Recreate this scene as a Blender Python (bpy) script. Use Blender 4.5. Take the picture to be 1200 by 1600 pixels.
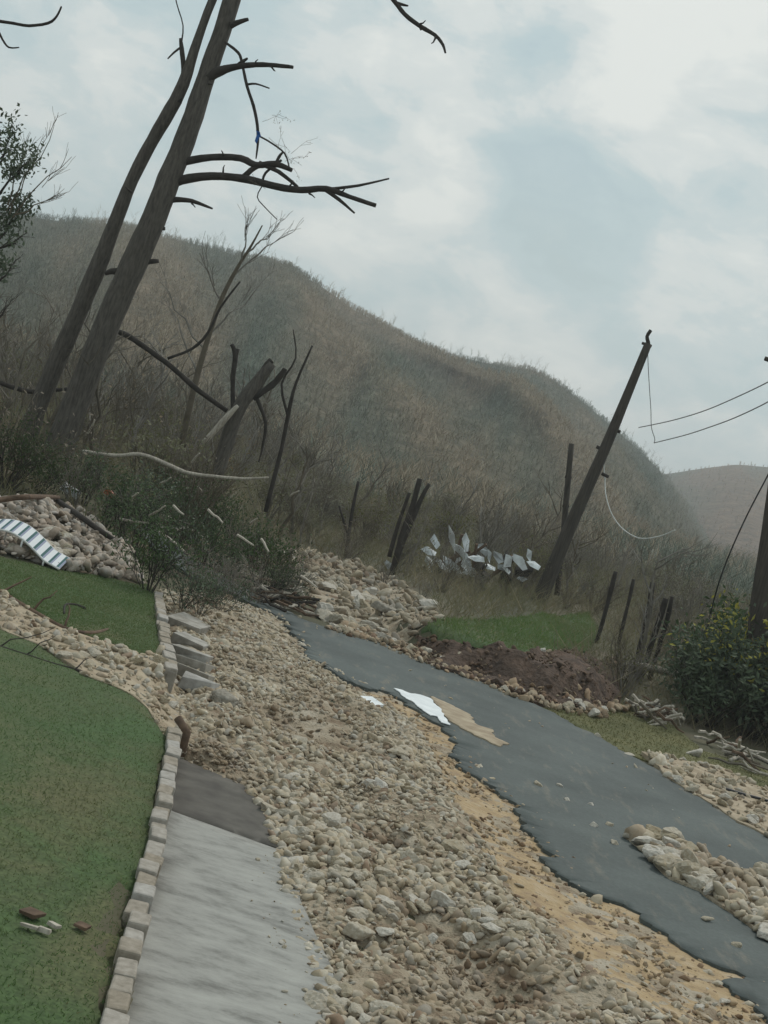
import bpy, math, random
import numpy as np
from mathutils import Vector, Matrix, Euler
from mathutils.geometry import delaunay_2d_cdt

random.seed(7)
rng = np.random.default_rng(7)
sc = bpy.context.scene
for o in list(bpy.data.objects):
    bpy.data.objects.remove(o)

# ---------------------------------------------------------------- camera
FPX, CAM_H = 2400.0, 4.2
ROLL, PITCH = math.radians(17.0), math.atan(100 / 2400)
cr_, sr_ = math.cos(ROLL), math.sin(ROLL)
FW = np.array([0, math.cos(PITCH), -math.sin(PITCH)])
UP0 = np.array([0, math.sin(PITCH), math.cos(PITCH)])
RT0 = np.array([1.0, 0, 0])
RC = cr_ * RT0 + sr_ * UP0
UC = -sr_ * RT0 + cr_ * UP0
CAM = np.array([0, 0, CAM_H])
cd = bpy.data.cameras.new('camera')
cam = bpy.data.objects.new('camera', cd)
sc.collection.objects.link(cam)
cd.sensor_fit = 'VERTICAL'; cd.sensor_height = 24.0; cd.lens = FPX / 1600 * 24.0
cd.clip_start = 0.1; cd.clip_end = 8000
cam.matrix_world = Matrix(((RC[0], UC[0], -FW[0], 0), (RC[1], UC[1], -FW[1], 0), (RC[2], UC[2], -FW[2], CAM_H), (0, 0, 0, 1)))
sc.camera = cam

# ---------------------------------------------------------------- sky, sun, exposure
SUN_EL, SUN_AZ = math.radians(52), math.radians(25)      # azimuth measured from +Y towards +X
world = bpy.data.worlds.new('World'); sc.world = world
world.use_nodes = True
wn, wl = world.node_tree.nodes, world.node_tree.links
wn.clear()
def wnode(t, **k):
    n = wn.new(t)
    for a, b in k.items(): setattr(n, a, b)
    return n
wout = wnode('ShaderNodeOutputWorld')
sky = wnode('ShaderNodeTexSky', sky_type='NISHITA', sun_disc=False, sun_elevation=SUN_EL, sun_rotation=SUN_AZ)
sky.air_density = 1.5; sky.dust_density = 3.0
bg1 = wnode('ShaderNodeBackground'); bg1.inputs['Strength'].default_value = 0.1
wl.new(sky.outputs[0], bg1.inputs['Color'])
tc = wnode('ShaderNodeTexCoord')
mp = wnode('ShaderNodeMapping'); mp.inputs['Scale'].default_value = (1, 1, 1.9); mp.inputs['Location'].default_value = (0.37, 0.1, 0.63)
mp.inputs['Rotation'].default_value = (0, math.radians(-10), 0)
wl.new(tc.outputs['Generated'], mp.inputs['Vector'])
def wnoise(scale, detail, rough, dist=0.0, vec=None):
    n = wnode('ShaderNodeTexNoise'); n.inputs['Scale'].default_value = scale; n.inputs['Detail'].default_value = detail
    n.inputs['Roughness'].default_value = rough; n.inputs['Distortion'].default_value = dist
    wl.new((vec or mp).outputs[0], n.inputs['Vector']); return n
def wmath(op, a, b=None, clamp=False):
    n = wnode('ShaderNodeMath', operation=op); n.use_clamp = clamp
    for i, x in enumerate((a, b)):
        if x is None: continue
        if isinstance(x, (int, float)): n.inputs[i].default_value = x
        else: wl.new(x, n.inputs[i])
    return n.outputs[0]
def wramp(fac, stops, interp='EASE'):
    n = wnode('ShaderNodeValToRGB'); n.color_ramp.interpolation = interp
    e = n.color_ramp.elements
    while len(e) < len(stops): e.new(0.5)
    for el, (p, c) in zip(e, stops):
        el.position = p; el.color = (*c, 1)
    wl.new(fac, n.inputs[0]); return n.outputs[0]
def pxdir(u, v):
    d = (u - 600) / FPX * RC - (v - 800) / FPX * UC + FW
    return d / np.linalg.norm(d)
big = wnoise(5.5, 10, 0.55, 0.25)
med = wnoise(15.0, 10, 0.6, 0.35)
dens = wmath('ADD', wmath('MULTIPLY', big.outputs[0], 0.6), wmath('MULTIPLY', med.outputs[0], 0.4))
# broad cloud masses seen in the photograph: direction, angular radius (deg), weight
BLOBS = [((1000, 40), 8, .075), ((600, 60), 5, .06), ((700, 262), 2.8, .10), ((1130, 430), 4, .08), ((980, 110), 2.5, .07), ((200, 140), 2.4, .06),
         ((560, 300), 4, .03), ((160, 30), 3, .03), ((880, 330), 4.5, -.085), ((900, 560), 5, -.02), ((420, 120), 3, -.03), ((830, 170), 3, -.03)]
for (u, v), rad, wgt in BLOBS:
    dp = wnode('ShaderNodeVectorMath', operation='DOT_PRODUCT')
    wl.new(tc.outputs['Generated'], dp.inputs[0]); dp.inputs[1].default_value = tuple(pxdir(u, v))
    mr = wnode('ShaderNodeMapRange', interpolation_type='SMOOTHSTEP')
    mr.inputs['From Min'].default_value = math.cos(math.radians(rad)); mr.inputs['From Max'].default_value = 1.0
    mr.inputs['To Min'].default_value = 0; mr.inputs['To Max'].default_value = wgt
    wl.new(dp.outputs['Value'], mr.inputs['Value'])
    dens = wmath('ADD', dens, mr.outputs[0])
ccol = wramp(dens, [(0.38, (.37, .49, .53)), (0.455, (.45, .56, .585)), (0.51, (.53, .61, .62)), (0.56, (.635, .68, .67)), (0.64, (.74, .765, .735))])
bg2 = wnode('ShaderNodeBackground'); bg2.inputs['Strength'].default_value = 1.0
wl.new(ccol, bg2.inputs['Color'])
cover = wramp(dens, [(0.30, (.72, .72, .72)), (0.5, (.97, .97, .97))])
wmix = wnode('ShaderNodeMixShader')
wl.new(cover, wmix.inputs[0]); wl.new(bg1.outputs[0], wmix.inputs[1]); wl.new(bg2.outputs[0], wmix.inputs[2])
wl.new(wmix.outputs[0], wout.inputs['Surface'])

sd = bpy.data.lights.new('sun', 'SUN'); sd.energy = 1.5; sd.angle = math.radians(10); sd.color = (1, .96, .9)
sun = bpy.data.objects.new('sun', sd); sc.collection.objects.link(sun)
sv = Vector((math.cos(SUN_EL) * math.sin(SUN_AZ), math.cos(SUN_EL) * math.cos(SUN_AZ), math.sin(SUN_EL)))
sun.rotation_euler = sv.to_track_quat('Z', 'Y').to_euler(); sun.location = (0, 0, 60)
vs = sc.view_settings
vs.view_transform = 'Standard'; vs.look = 'None'; vs.gamma = 1; vs.exposure = 0.15; vs.use_curve_mapping = False
sc.cycles.max_bounces = 6; sc.cycles.volume_bounces = 1; sc.cycles.transparent_max_bounces = 8

# ---------------------------------------------------------------- noise and terrain
_perm = np.random.default_rng(3).random((256, 256))
def vnoise(x, y):
    x = np.asarray(x, float); y = np.asarray(y, float)
    xi = np.floor(x).astype(int); yi = np.floor(y).astype(int)
    fx = x - xi; fy = y - yi
    fx = fx * fx * (3 - 2 * fx); fy = fy * fy * (3 - 2 * fy)
    a = _perm[xi & 255, yi & 255]; b = _perm[(xi + 1) & 255, yi & 255]
    c = _perm[xi & 255, (yi + 1) & 255]; d = _perm[(xi + 1) & 255, (yi + 1) & 255]
    return (a * (1 - fx) + b * fx) * (1 - fy) + (c * (1 - fx) + d * fx) * fy
def fbm(x, y, oct=4):
    s = 0; a = 0.5; f = 1.0
    for i in range(oct):
        s = s + a * (vnoise(x * f + 17.3 * i, y * f + 9.1 * i) - .5); a *= .5; f *= 2.03
    return s
def sst(x, a, b):
    t = np.clip((x - a) / (b - a), 0, 1); return t * t * (3 - 2 * t)

KY = [-5, 4, 9.14, 10.45, 12.74, 15.11, 17.15, 19.69, 20.9, 23.85, 27.9, 31, 36, 60]
KX = [-.3, -.42, -.66, -.79, -1.02, -1.28, -1.52, -1.92, -2.14, -2.74, -3.5, -4.1, -4.8, -6]
CY = [-5, 8, 11.02, 12.3, 13.7, 15.09, 15.6, 16.4, 17.3, 17.7]          # right edge of the concrete path
CX = [.95, .85, .69, .54, .18, .03, -.12, -.28, -.6, -1.5]
RLY = [-6, 6, 14.4, 15.4, 16.24, 17.16, 20.59, 23.61, 26.93, 27.9, 32.1, 36, 44]   # left edge of the road
RLX = [5.6, 5.2, 4.84, 4.7, 4.15, 3.2, 2.83, 2.02, .94, -.54, -1.3, -3.5, -8]
BX = [-12, -2, 1.4, 2.3, 4.3, 5.4, 6.5, 8, 12, 20, 40]     # foot of the bank beyond the road
BY = [52, 42, 34.0, 32.9, 32.0, 32.9, 35.5, 36.5, 37, 37, 37]
def kerb_x(Y): return np.interp(Y, KY, KX)
PITS = []
def zt(X, Y):
    X = np.asarray(X, float); Y = np.asarray(Y, float)
    kx = kerb_x(Y)
    w = .08 + .9 * sst(Y, 17.2, 18.2) * (1 - sst(Y, 20.2, 21)) + 2.5 * sst(Y, 28, 31)
    left = sst(kx - X, -w * .35, w * .65)
    z = .34 * left + .02 * np.clip(kx - X, 0, 12)
    # rubble heap between path and road
    rl = np.interp(Y, RLY, RLX); cx = np.where(Y < 17.7, np.interp(Y, CY, CX), kx)
    m = sst(X - cx, 0, .55) * sst(rl - X, .2, 1.6) * sst(Y, 5, 7) * (1 - sst(Y, 30, 34))
    z = z + m * (.12 + .34 * fbm(X * .55, Y * .55, 3) + .30 * fbm(X * 1.7 + 5, Y * 1.7, 3))
    for px_, py_, r_, d_ in PITS:
        z = z - d_ * np.exp(-((X - px_) ** 2 + (Y - py_) ** 2 * .6) / r_ ** 2)
    # left stone mound and the bank under the big tree
    z = z + .55 * np.exp(-((X + 6.6) ** 2 / 5.0 + (Y - 30.2) ** 2 / 4.5))
    z = z + .75 * sst(Y, 31, 42) * sst(-X, 2.5, 8)
    # far end pile
    z = z + .1 * np.exp(-((X - .4) ** 2 / 7 + (Y - 39) ** 2 / 14))
    # bank beyond the road
    d = Y - np.interp(X, BX, BY)
    hb = np.interp(X, [0.5, 1.8, 5.4, 6.6], [.15, .62, .62, .12])
    z = z + hb * sst(d, 0, 1.1) * sst(X, -1, 1.5) + .35 * sst(d, 1, 9) * sst(X, 5, 7)
    # gentle rise, roughness
    z = z + .012 * np.clip(Y - 55, 0, 400) + .03 * fbm(X * .3, Y * .3, 3) * sst(Y, 30, 40)
    z = z + .5 * fbm(X * .06, Y * .06, 3) * sst(np.maximum(Y, np.abs(X)), 42, 70)
    return z
def rays(pts):
    p = np.array(pts, float)
    return (p[:, 0:1] - 600) / FPX * RC - (p[:, 1:2] - 800) / FPX * UC + FW
def ground(pts, lift=0.0):
    """photo pixels -> points where those sight lines meet the terrain"""
    d = rays(pts)
    t = np.full(len(d), 6.0); prev = t.copy(); hit = np.zeros(len(d), bool)
    while True:
        P = CAM + d * t[:, None]
        h = P[:, 2] < zt(P[:, 0], P[:, 1]) + lift
        hit |= h
        if hit.all() or t.max() > 160: break
        prev = np.where(hit, prev, t); t = np.where(hit, t, t * 1.006)
    lo, hi = prev, t
    for _ in range(18):
        mid = (lo + hi) / 2; P = CAM + d * mid[:, None]
        b = P[:, 2] < zt(P[:, 0], P[:, 1]) + lift
        hi = np.where(b, mid, hi); lo = np.where(b, lo, mid)
    return CAM + d * hi[:, None]
def at(u, v, Y):
    """point on the sight line of a pixel at forward distance Y"""
    d = rays([(u, v)])[0]; return Vector(CAM + d * (Y / d[1]))
for (u, v), r_, d_ in [((790, 1530), .42, .30), ((665, 1425), .32, .22), ((735, 1490), .3, .18), ((500, 1165), .5, .06), ((430, 1130), .4, .08), ((612, 1320), .2, .12), ((530, 1110), .4, .08)]:
    q = ground([(u, v)])[0]; PITS.append((q[0], q[1], r_, d_))

# ---------------------------------------------------------------- materials
def mat(name, base, var=None, scale=4.0, rough=.9, bump=0.0, bscale=40.0, attr=None, objrand=0.0, stretch=None, detail=6, third=None, spec=.25, trans=0.0, coords='Object'):
    m = bpy.data.materials.new(name); m.use_nodes = True
    n, l = m.node_tree.nodes, m.node_tree.links
    b = n['Principled BSDF']; b.inputs['Roughness'].default_value = rough
    b.inputs['Specular IOR Level'].default_value = spec
    t = n.new('ShaderNodeTexCoord'); vec = t.outputs[coords]
    if stretch:
        mp = n.new('ShaderNodeMapping'); mp.inputs['Scale'].default_value = stretch
        l.new(vec, mp.inputs[0]); vec = mp.outputs[0]
    nz = n.new('ShaderNodeTexNoise'); nz.inputs['Scale'].default_value = scale; nz.inputs['Detail'].default_value = detail; nz.inputs['Roughness'].default_value = .6
    l.new(vec, nz.inputs['Vector'])
    rp = n.new('ShaderNodeValToRGB'); e = rp.color_ramp.elements
    var = var or tuple(c * .7 for c in base)
    e[0].position = .33; e[0].color = (*var, 1); e[1].position = .66; e[1].color = (*base, 1)
    if third:
        e2 = e.new(.5); e2.color = (*third, 1)
    l.new(nz.outputs[0], rp.inputs[0])
    col = rp.outputs[0]
    if attr:
        a = n.new('ShaderNodeAttribute'); a.attribute_name = attr
        mx = n.new('ShaderNodeMix'); mx.data_type = 'RGBA'; mx.blend_type = 'MULTIPLY'; mx.inputs['Factor'].default_value = 1
        l.new(col, mx.inputs['A']); l.new(a.outputs['Color'], mx.inputs['B']); col = mx.outputs['Result']
    if objrand:
        oi = n.new('ShaderNodeObjectInfo')
        hs = n.new('ShaderNodeHueSaturation')
        mr = n.new('ShaderNodeMapRange'); mr.inputs['To Min'].default_value = 1 - objrand; mr.inputs['To Max'].default_value = 1 + objrand * .55
        l.new(oi.outputs['Random'], mr.inputs[0]); l.new(mr.outputs[0], hs.inputs['Value'])
        mr2 = n.new('ShaderNodeMapRange'); mr2.inputs['To Min'].default_value = 1.35; mr2.inputs['To Max'].default_value = .6
        l.new(oi.outputs['Random'], mr2.inputs[0]); l.new(mr2.outputs[0], hs.inputs['Saturation'])
        l.new(col, hs.inputs['Color']); col = hs.outputs[0]
    l.new(col, b.inputs['Base Color'])
    if bump:
        n2 = n.new('ShaderNodeTexNoise'); n2.inputs['Scale'].default_value = bscale; n2.inputs['Detail'].default_value = 5
        l.new(vec, n2.inputs['Vector'])
        bp = n.new('ShaderNodeBump'); bp.inputs['Strength'].default_value = min(1, bump * 8); bp.inputs['Distance'].default_value = bump
        l.new(n2.outputs[0], bp.inputs['Height']); l.new(bp.outputs[0], b.inputs['Normal'])
    if trans:
        tr = n.new('ShaderNodeBsdfTranslucent'); l.new(col, tr.inputs['Color'])
        ms = n.new('ShaderNodeMixShader'); ms.inputs[0].default_value = trans
        l.new(b.outputs[0], ms.inputs[1]); l.new(tr.outputs[0], ms.inputs[2])
        l.new(ms.outputs[0], n['Material Output'].inputs['Surface'])
    return m
M = {}
M['ground'] = mat('leaf_littered_soil', (.13, .105, .07), (.055, .055, .035), .35, bump=.05, bscale=6, third=(.09, .085, .05))
M['bed'] = mat('gravelly_dirt', (.41, .355, .275), (.16, .105, .065), 1.9, bump=.08, bscale=22, third=(.32, .26, .185), detail=11)
M['clay'] = mat('orange_clay', (.43, .335, .225), (.27, .19, .12), 3.2, bump=.07, bscale=16, third=(.38, .275, .155))
M['sand'] = mat('pale_sand', (.41, .34, .245), (.26, .2, .135), 4, bump=.03, bscale=25, detail=10)
M['lawn'] = mat('lawn_soil', (.062, .108, .036), (.078, .098, .042), 1.1, bump=.012, bscale=90, third=(.056, .094, .034), detail=12)
M['olive'] = mat('muddy_verge', (.14, .13, .055), (.085, .09, .035), 1.1, bump=.03, bscale=12)
M['red'] = mat('red_brown_soil', (.125, .082, .06), (.045, .032, .025), 2.2, bump=.1, bscale=10)
M['rock'] = mat('limestone', (1, 1, 1), (.72, .66, .58), 9, bump=.012, bscale=40, attr='Col')
M['rock_obj'] = mat('limestone_single', (.47, .425, .345), (.33, .275, .20), 5, bump=.012, bscale=35, objrand=.26)
M['block'] = mat('concrete_block', (.37, .33, .28), (.24, .21, .17), 14, bump=.01, bscale=60, objrand=.2)
M['slab'] = mat('weathered_concrete', (.38, .355, .315), (.2, .18, .15), 5, bump=.008, bscale=50, objrand=.15)
M['bark'] = mat('grey_bark', (.13, .115, .098), (.06, .052, .045), 6, bump=.06, bscale=9, stretch=(3, 3, .6))
M['bark_pale'] = mat('stripped_wood', (.50, .45, .38), (.27, .235, .19), 8, bump=.01, bscale=30, stretch=(3, 3, .5))
M['twig'] = mat('bare_twig', (.225, .195, .155), (.115, .098, .075), 2, objrand=.35)
M['twig_dark'] = mat('dark_wood', (.055, .046, .04), (.03, .026, .022), 4, bump=.01, bscale=30)
M['branch_brown'] = mat('brown_branch', (.16, .105, .07), (.075, .05, .035), 6, bump=.01, bscale=30)
M['leaf_dark'] = mat('dark_leaf', (.085, .125, .052), (.045, .07, .032), 2.5, rough=.6, objrand=.25, trans=.25)
M['leaf_olive'] = mat('olive_leaf', (.19, .185, .085), (.11, .11, .055), 2, rough=.7, objrand=.3, trans=.25)
M['leaf_yellow'] = mat('yellow_leaf', (.42, .36, .05), (.22, .22, .04), 5, rough=.6, trans=.25)
M['leaf_dead'] = mat('dead_leaf', (.25, .19, .12), (.14, .105, .07), 3, objrand=.2)
M['grass'] = mat('grass_blade', (1, 1, 1), (.8, .85, .7), 1.2, rough=.6, attr='Col', trans=.45)
M['white'] = mat('white_metal_sheet', (.80, .82, .82), (.62, .65, .66), 3, rough=.45, bump=.004, bscale=20)
M['panel'] = mat('white_painted_panel', (.72, .75, .76), (.42, .43, .43), 3, rough=.6, objrand=.3)
M['cable'] = mat('black_cable', (.035, .035, .035), (.02, .02, .02), 5, rough=.5)
M['wire'] = mat('grey_wire', (.20, .20, .20), (.12, .12, .12), 5, rough=.5)
M['blue'] = mat('blue_plastic', (.03, .14, .45), (.02, .09, .3), 5, rough=.4)
M['pole'] = mat('weathered_pole', (.085, .072, .058), (.04, .034, .03), 5, bump=.01, bscale=30, stretch=(4, 4, .3))
M['hill_tree'] = mat('hill_trees', (1, 1, 1), (.75, .75, .75), .02, attr='Col')
M['frame_white'] = mat('white_tube', (.7, .7, .68), (.5, .5, .48), 8, rough=.5)
M['debris_red'] = mat('orange_plastic', (.42, .13, .06), (.28, .08, .04), 5, rough=.5)

def mat_asphalt():
    m = mat('asphalt', (.094, .109, .103), (.060, .071, .068), .55, rough=.82, bump=.006, bscale=120, spec=.3)
    n, l = m.node_tree.nodes, m.node_tree.links; b = n['Principled BSDF']
    col = b.inputs['Base Color'].links[0].from_socket
    t = n.new('ShaderNodeTexCoord'); mp = n.new('ShaderNodeMapping'); mp.inputs['Rotation'].default_value = (0, 0, math.radians(20)); mp.inputs['Scale'].default_value = (2.4, .5, 1)
    l.new(t.outputs['Object'], mp.inputs[0])
    nz = n.new('ShaderNodeTexNoise'); nz.inputs['Scale'].default_value = 1.4; nz.inputs['Detail'].default_value = 8; nz.inputs['Roughness'].default_value = .68
    l.new(mp.outputs[0], nz.inputs['Vector'])
    rp = n.new('ShaderNodeValToRGB'); rp.color_ramp.elements[0].position = .55; rp.color_ramp.elements[0].color = (0, 0, 0, 1); rp.color_ramp.elements[1].position = .8; rp.color_ramp.elements[1].color = (.75, .75, .75, 1)
    l.new(nz.outputs[0], rp.inputs[0])
    mx = n.new('ShaderNodeMix'); mx.data_type = 'RGBA'; mx.inputs['B'].default_value = (.22, .19, .145, 1)
    l.new(rp.outputs[0], mx.inputs['Factor']); l.new(col, mx.inputs['A']); 
    g = n.new('ShaderNodeTexNoise'); g.inputs['Scale'].default_value = 22; g.inputs['Detail'].default_value = 2; l.new(t.outputs['Object'], g.inputs['Vector'])
    mr = n.new('ShaderNodeMapRange'); mr.inputs['To Min'].default_value = .72; mr.inputs['To Max'].default_value = 1.28; l.new(g.outputs[0], mr.inputs[0])
    m2 = n.new('ShaderNodeMix'); m2.data_type = 'RGBA'; m2.blend_type = 'MULTIPLY'; m2.inputs['Factor'].default_value = 1
    l.new(mx.outputs['Result'], m2.inputs['A']); l.new(mr.outputs[0], m2.inputs['B'])
    l.new(m2.outputs['Result'], b.inputs['Base Color']); return m
M['asphalt'] = mat_asphalt()
def mat_lawn():
    m = mat('lawn_soil', (.056, .098, .034), (.090, .104, .046), .8, bump=.014, bscale=70, third=(.064, .092, .036), detail=14)
    n, l = m.node_tree.nodes, m.node_tree.links; b = n['Principled BSDF']; col = b.inputs['Base Color'].links[0].from_socket
    t = n.new('ShaderNodeTexCoord'); acc = None
    def mixin(col, fac, c):
        mx = n.new('ShaderNodeMix'); mx.data_type = 'RGBA'; mx.inputs['B'].default_value = (*c, 1); l.new(fac, mx.inputs['Factor']); l.new(col, mx.inputs['A']); return mx.outputs['Result']
    # trodden, drying turf in two places beside the wall
    for (x, y, sx, sy) in ((-1.85, 13.4, .9, .27), (-1.0, 10.6, 1.6, .5), (-3.4, 22.3, 1.2, 1.0)):
        mp = n.new('ShaderNodeMapping'); mp.vector_type = 'POINT'; mp.inputs['Location'].default_value = (-x * sx, -y * sy, 0); mp.inputs['Scale'].default_value = (sx, sy, 0)
        l.new(t.outputs['Object'], mp.inputs[0])
        ln = n.new('ShaderNodeVectorMath'); ln.operation = 'LENGTH'; l.new(mp.outputs[0], ln.inputs[0])
        nz = n.new('ShaderNodeTexNoise'); nz.inputs['Scale'].default_value = 3.0; nz.inputs['Detail'].default_value = 10; l.new(t.outputs['Object'], nz.inputs['Vector'])
        ad = n.new('ShaderNodeMath'); ad.operation = 'MULTIPLY_ADD'; l.new(nz.outputs[0], ad.inputs[0]); ad.inputs[1].default_value = 1.1; l.new(ln.outputs['Value'], ad.inputs[2])
        mr = n.new('ShaderNodeMapRange'); mr.interpolation_type = 'SMOOTHSTEP'; mr.inputs['From Min'].default_value = .55; mr.inputs['From Max'].default_value = 1.35; mr.inputs['To Min'].default_value = .5; mr.inputs['To Max'].default_value = 0
        l.new(ad.outputs[0], mr.inputs[0]); col = mixin(col, mr.outputs[0], (.135, .11, .058))
    g = n.new('ShaderNodeTexNoise'); g.inputs['Scale'].default_value = 28; g.inputs['Detail'].default_value = 6; l.new(t.outputs['Object'], g.inputs['Vector'])
    mr = n.new('ShaderNodeMapRange'); mr.inputs['From Min'].default_value = .3; mr.inputs['From Max'].default_value = .7; mr.inputs['To Min'].default_value = .68; mr.inputs['To Max'].default_value = 1.32; l.new(g.outputs[0], mr.inputs[0])
    m2 = n.new('ShaderNodeMix'); m2.data_type = 'RGBA'; m2.blend_type = 'MULTIPLY'; m2.inputs['Factor'].default_value = 1
    l.new(col, m2.inputs['A']); l.new(mr.outputs[0], m2.inputs['B']); l.new(m2.outputs['Result'], b.inputs['Base Color']); return m
M['lawn'] = mat_lawn()
def mat_path():
    m = mat('streaked_concrete', (.355, .35, .32), (.15, .146, .132), 2.6, rough=.85, bump=.012, bscale=14, stretch=(.7, 1.5, 1), third=(.29, .285, .262), detail=12)
    m.node_tree.nodes['Noise Texture'].inputs['Roughness'].default_value = .74
    return m
M['path'] = mat_path()
M['dark_asphalt'] = mat('old_tar', (.125, .115, .10), (.075, .068, .06), 3, bump=.006, bscale=70)
def mat_stripe():
    m = bpy.data.materials.new('striped_fabric'); m.use_nodes = True
    n, l = m.node_tree.nodes, m.node_tree.links; b = n['Principled BSDF']; b.inputs['Roughness'].default_value = .8
    a = n.new('ShaderNodeUVMap'); s = n.new('ShaderNodeSeparateXYZ'); l.new(a.outputs[0], s.inputs[0])
    f = n.new('ShaderNodeMath'); f.operation = 'MULTIPLY'; f.inputs[1].default_value = 9; l.new(s.outputs[0], f.inputs[0])
    g = n.new('ShaderNodeMath'); g.operation = 'FRACT'; l.new(f.outputs[0], g.inputs[0])
    rp = n.new('ShaderNodeValToRGB'); rp.color_ramp.interpolation = 'CONSTANT'
    e = rp.color_ramp.elements; e[0].color = (.66, .67, .68, 1); e[1].position = .55; e[1].color = (.03, .10, .10, 1); k = e.new(.8); k.color = (.25, .27, .36, 1)
    l.new(g.outputs[0], rp.inputs[0]); l.new(rp.outputs[0], b.inputs['Base Color']); return m
M['stripe'] = mat_stripe()

# ---------------------------------------------------------------- helpers
COL = sc.collection
def link(o, parent=None):
    COL.objects.link(o)
    if parent is not None: o.parent = parent
    return o
def tag(o, label=None, cat=None, group=None, kind=None):
    if label: o['label'] = label
    if cat: o['category'] = cat
    if group: o['group'] = group
    if kind: o['kind'] = kind
    return o
def mesh_np(name, V, T, m, parent=None, smooth=False, col=None, up=False):
    """fast triangle mesh from numpy arrays"""
    me = bpy.data.meshes.new(name); V = np.asarray(V, np.float32); T = np.asarray(T, np.int32)
    me.vertices.add(len(V)); me.vertices.foreach_set('co', V.ravel())
    k = T.shape[1]
    me.loops.add(T.size); me.loops.foreach_set('vertex_index', T.ravel())
    me.polygons.add(len(T)); me.polygons.foreach_set('loop_start', np.arange(0, T.size, k, dtype=np.int32))
    me.update(calc_edges=True)
    if smooth: me.polygons.foreach_set('use_smooth', np.ones(len(T), bool))
    if col is not None:
        ca = me.color_attributes.new('Col', 'FLOAT_COLOR', 'POINT')
        c4 = np.ones((len(V), 4), np.float32); c4[:, :3] = col
        ca.data.foreach_set('color', c4.ravel())
    me.materials.append(m)
    if up: me.normals_split_custom_set_from_vertices(np.tile(np.array([0, 0, 1.0]), (len(V), 1)))
    o = bpy.data.objects.new(name, me)
    return link(o, parent)
def empty(name, loc, label, cat, group=None, rz=0):
    o = bpy.data.objects.new(name, None); o.location = loc; o.rotation_euler = (0, 0, rz); o.empty_display_size = .2
    link(o); return tag(o, label, cat, group)
class MB:
    def __init__(s): s.v = []; s.f = []; s.uv = None
    def tube(s, pts, rad, n=6, cap=True, wob=0.0):
        pts = [Vector(p) for p in pts]; k = len(pts); b0 = len(s.v)
        up = None
        for i, p in enumerate(pts):
            t = (pts[min(i + 1, k - 1)] - pts[max(i - 1, 0)])
            t = t.normalized() if t.length > 1e-9 else Vector((0, 0, 1))
            if up is None:
                a = Vector((0, 0, 1)) if abs(t.z) < .9 else Vector((1, 0, 0)); up = a.cross(t).normalized()
            up = (up - t * up.dot(t)); up = up.normalized() if up.length > 1e-6 else t.orthogonal().normalized()
            w = t.cross(up)
            for j in range(n):
                an = 2 * math.pi * j / n; r = rad[i] * (1 + random.uniform(-wob, wob))
                s.v.append(p + (up * math.cos(an) + w * math.sin(an)) * r)
        for i in range(k - 1):
            for j in range(n):
                a = b0 + i * n + j; b = b0 + i * n + (j + 1) % n
                s.f.append((a, b, b + n, a + n))
        if cap:
            s.f.append(tuple(b0 + j for j in range(n))[::-1]); s.f.append(tuple(b0 + (k - 1) * n + j for j in range(n)))
        return s
    def box(s, c, x, y, z, hx, hy, hz, jit=0.0):
        c = Vector(c); b0 = len(s.v)
        for sx in (-1, 1):
            for sy in (-1, 1):
                for sz in (-1, 1):
                    s.v.append(c + x * hx * sx + y * hy * sy + z * hz * sz + Vector([random.uniform(-jit, jit) for _ in range(3)]))
        for q in ((0, 1, 3, 2), (4, 6, 7, 5), (0, 4, 5, 1), (2, 3, 7, 6), (0, 2, 6, 4), (1, 5, 7, 3)): s.f.append(tuple(b0 + i for i in q))
        return s
    def quad(s, *p):
        b0 = len(s.v); s.v += [Vector(q) for q in p]; s.f.append(tuple(range(b0, b0 + len(p)))); return s
    def build(s, name, m, parent=None, smooth=False, origin=None):
        me = bpy.data.meshes.new(name)
        o0 = Vector(origin) if origin is not None else Vector((0, 0, 0))
        me.from_pydata([tuple(v - o0) for v in s.v], [], s.f); me.update()
        if smooth: me.polygons.foreach_set('use_smooth', np.ones(len(me.polygons), bool))
        me.materials.append(m); o = bpy.data.objects.new(name, me)
        link(o, parent)
        if parent is None: o.location = o0
        return o
def child(mb, name, m, root, smooth=True):
    """part of an Empty thing, its vertices given in world space"""
    return mb.build(name, m, root, smooth, origin=root.location)
def bevel(o, w, seg=2):
    md = o.modifiers.new('bevel', 'BEVEL'); md.width = w; md.segments = seg; md.limit_method = 'ANGLE'; return o
def inpoly(X, Y, poly):
    p = np.asarray(poly); r = np.zeros(len(X), bool); j = len(p) - 1
    for i in range(len(p)):
        xi, yi = p[i][:2]; xj, yj = p[j][:2]
        c = ((yi > Y) != (yj > Y)) & (X < (xj - xi) * (Y - yi) / (yj - yi + 1e-12) + xi); r ^= c; j = i
    return r
def wpoly(px, lift=0.0): return ground(px, lift)[:, :2]
def scatter(poly, n):
    p = np.asarray(poly); lo, hi = p.min(0), p.max(0); out = []; c = 0
    while c < n:
        q = rng.random((n * 3 + 50, 2)) * (hi - lo) + lo; q = q[inpoly(q[:, 0], q[:, 1], p)]; out.append(q); c += len(q)
    return np.concatenate(out)[:n]
def parea(poly):
    p = np.asarray(poly); x, y = p[:, 0], p[:, 1]; return abs(np.dot(x, np.roll(y, 1)) - np.dot(y, np.roll(x, 1))) / 2
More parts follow.
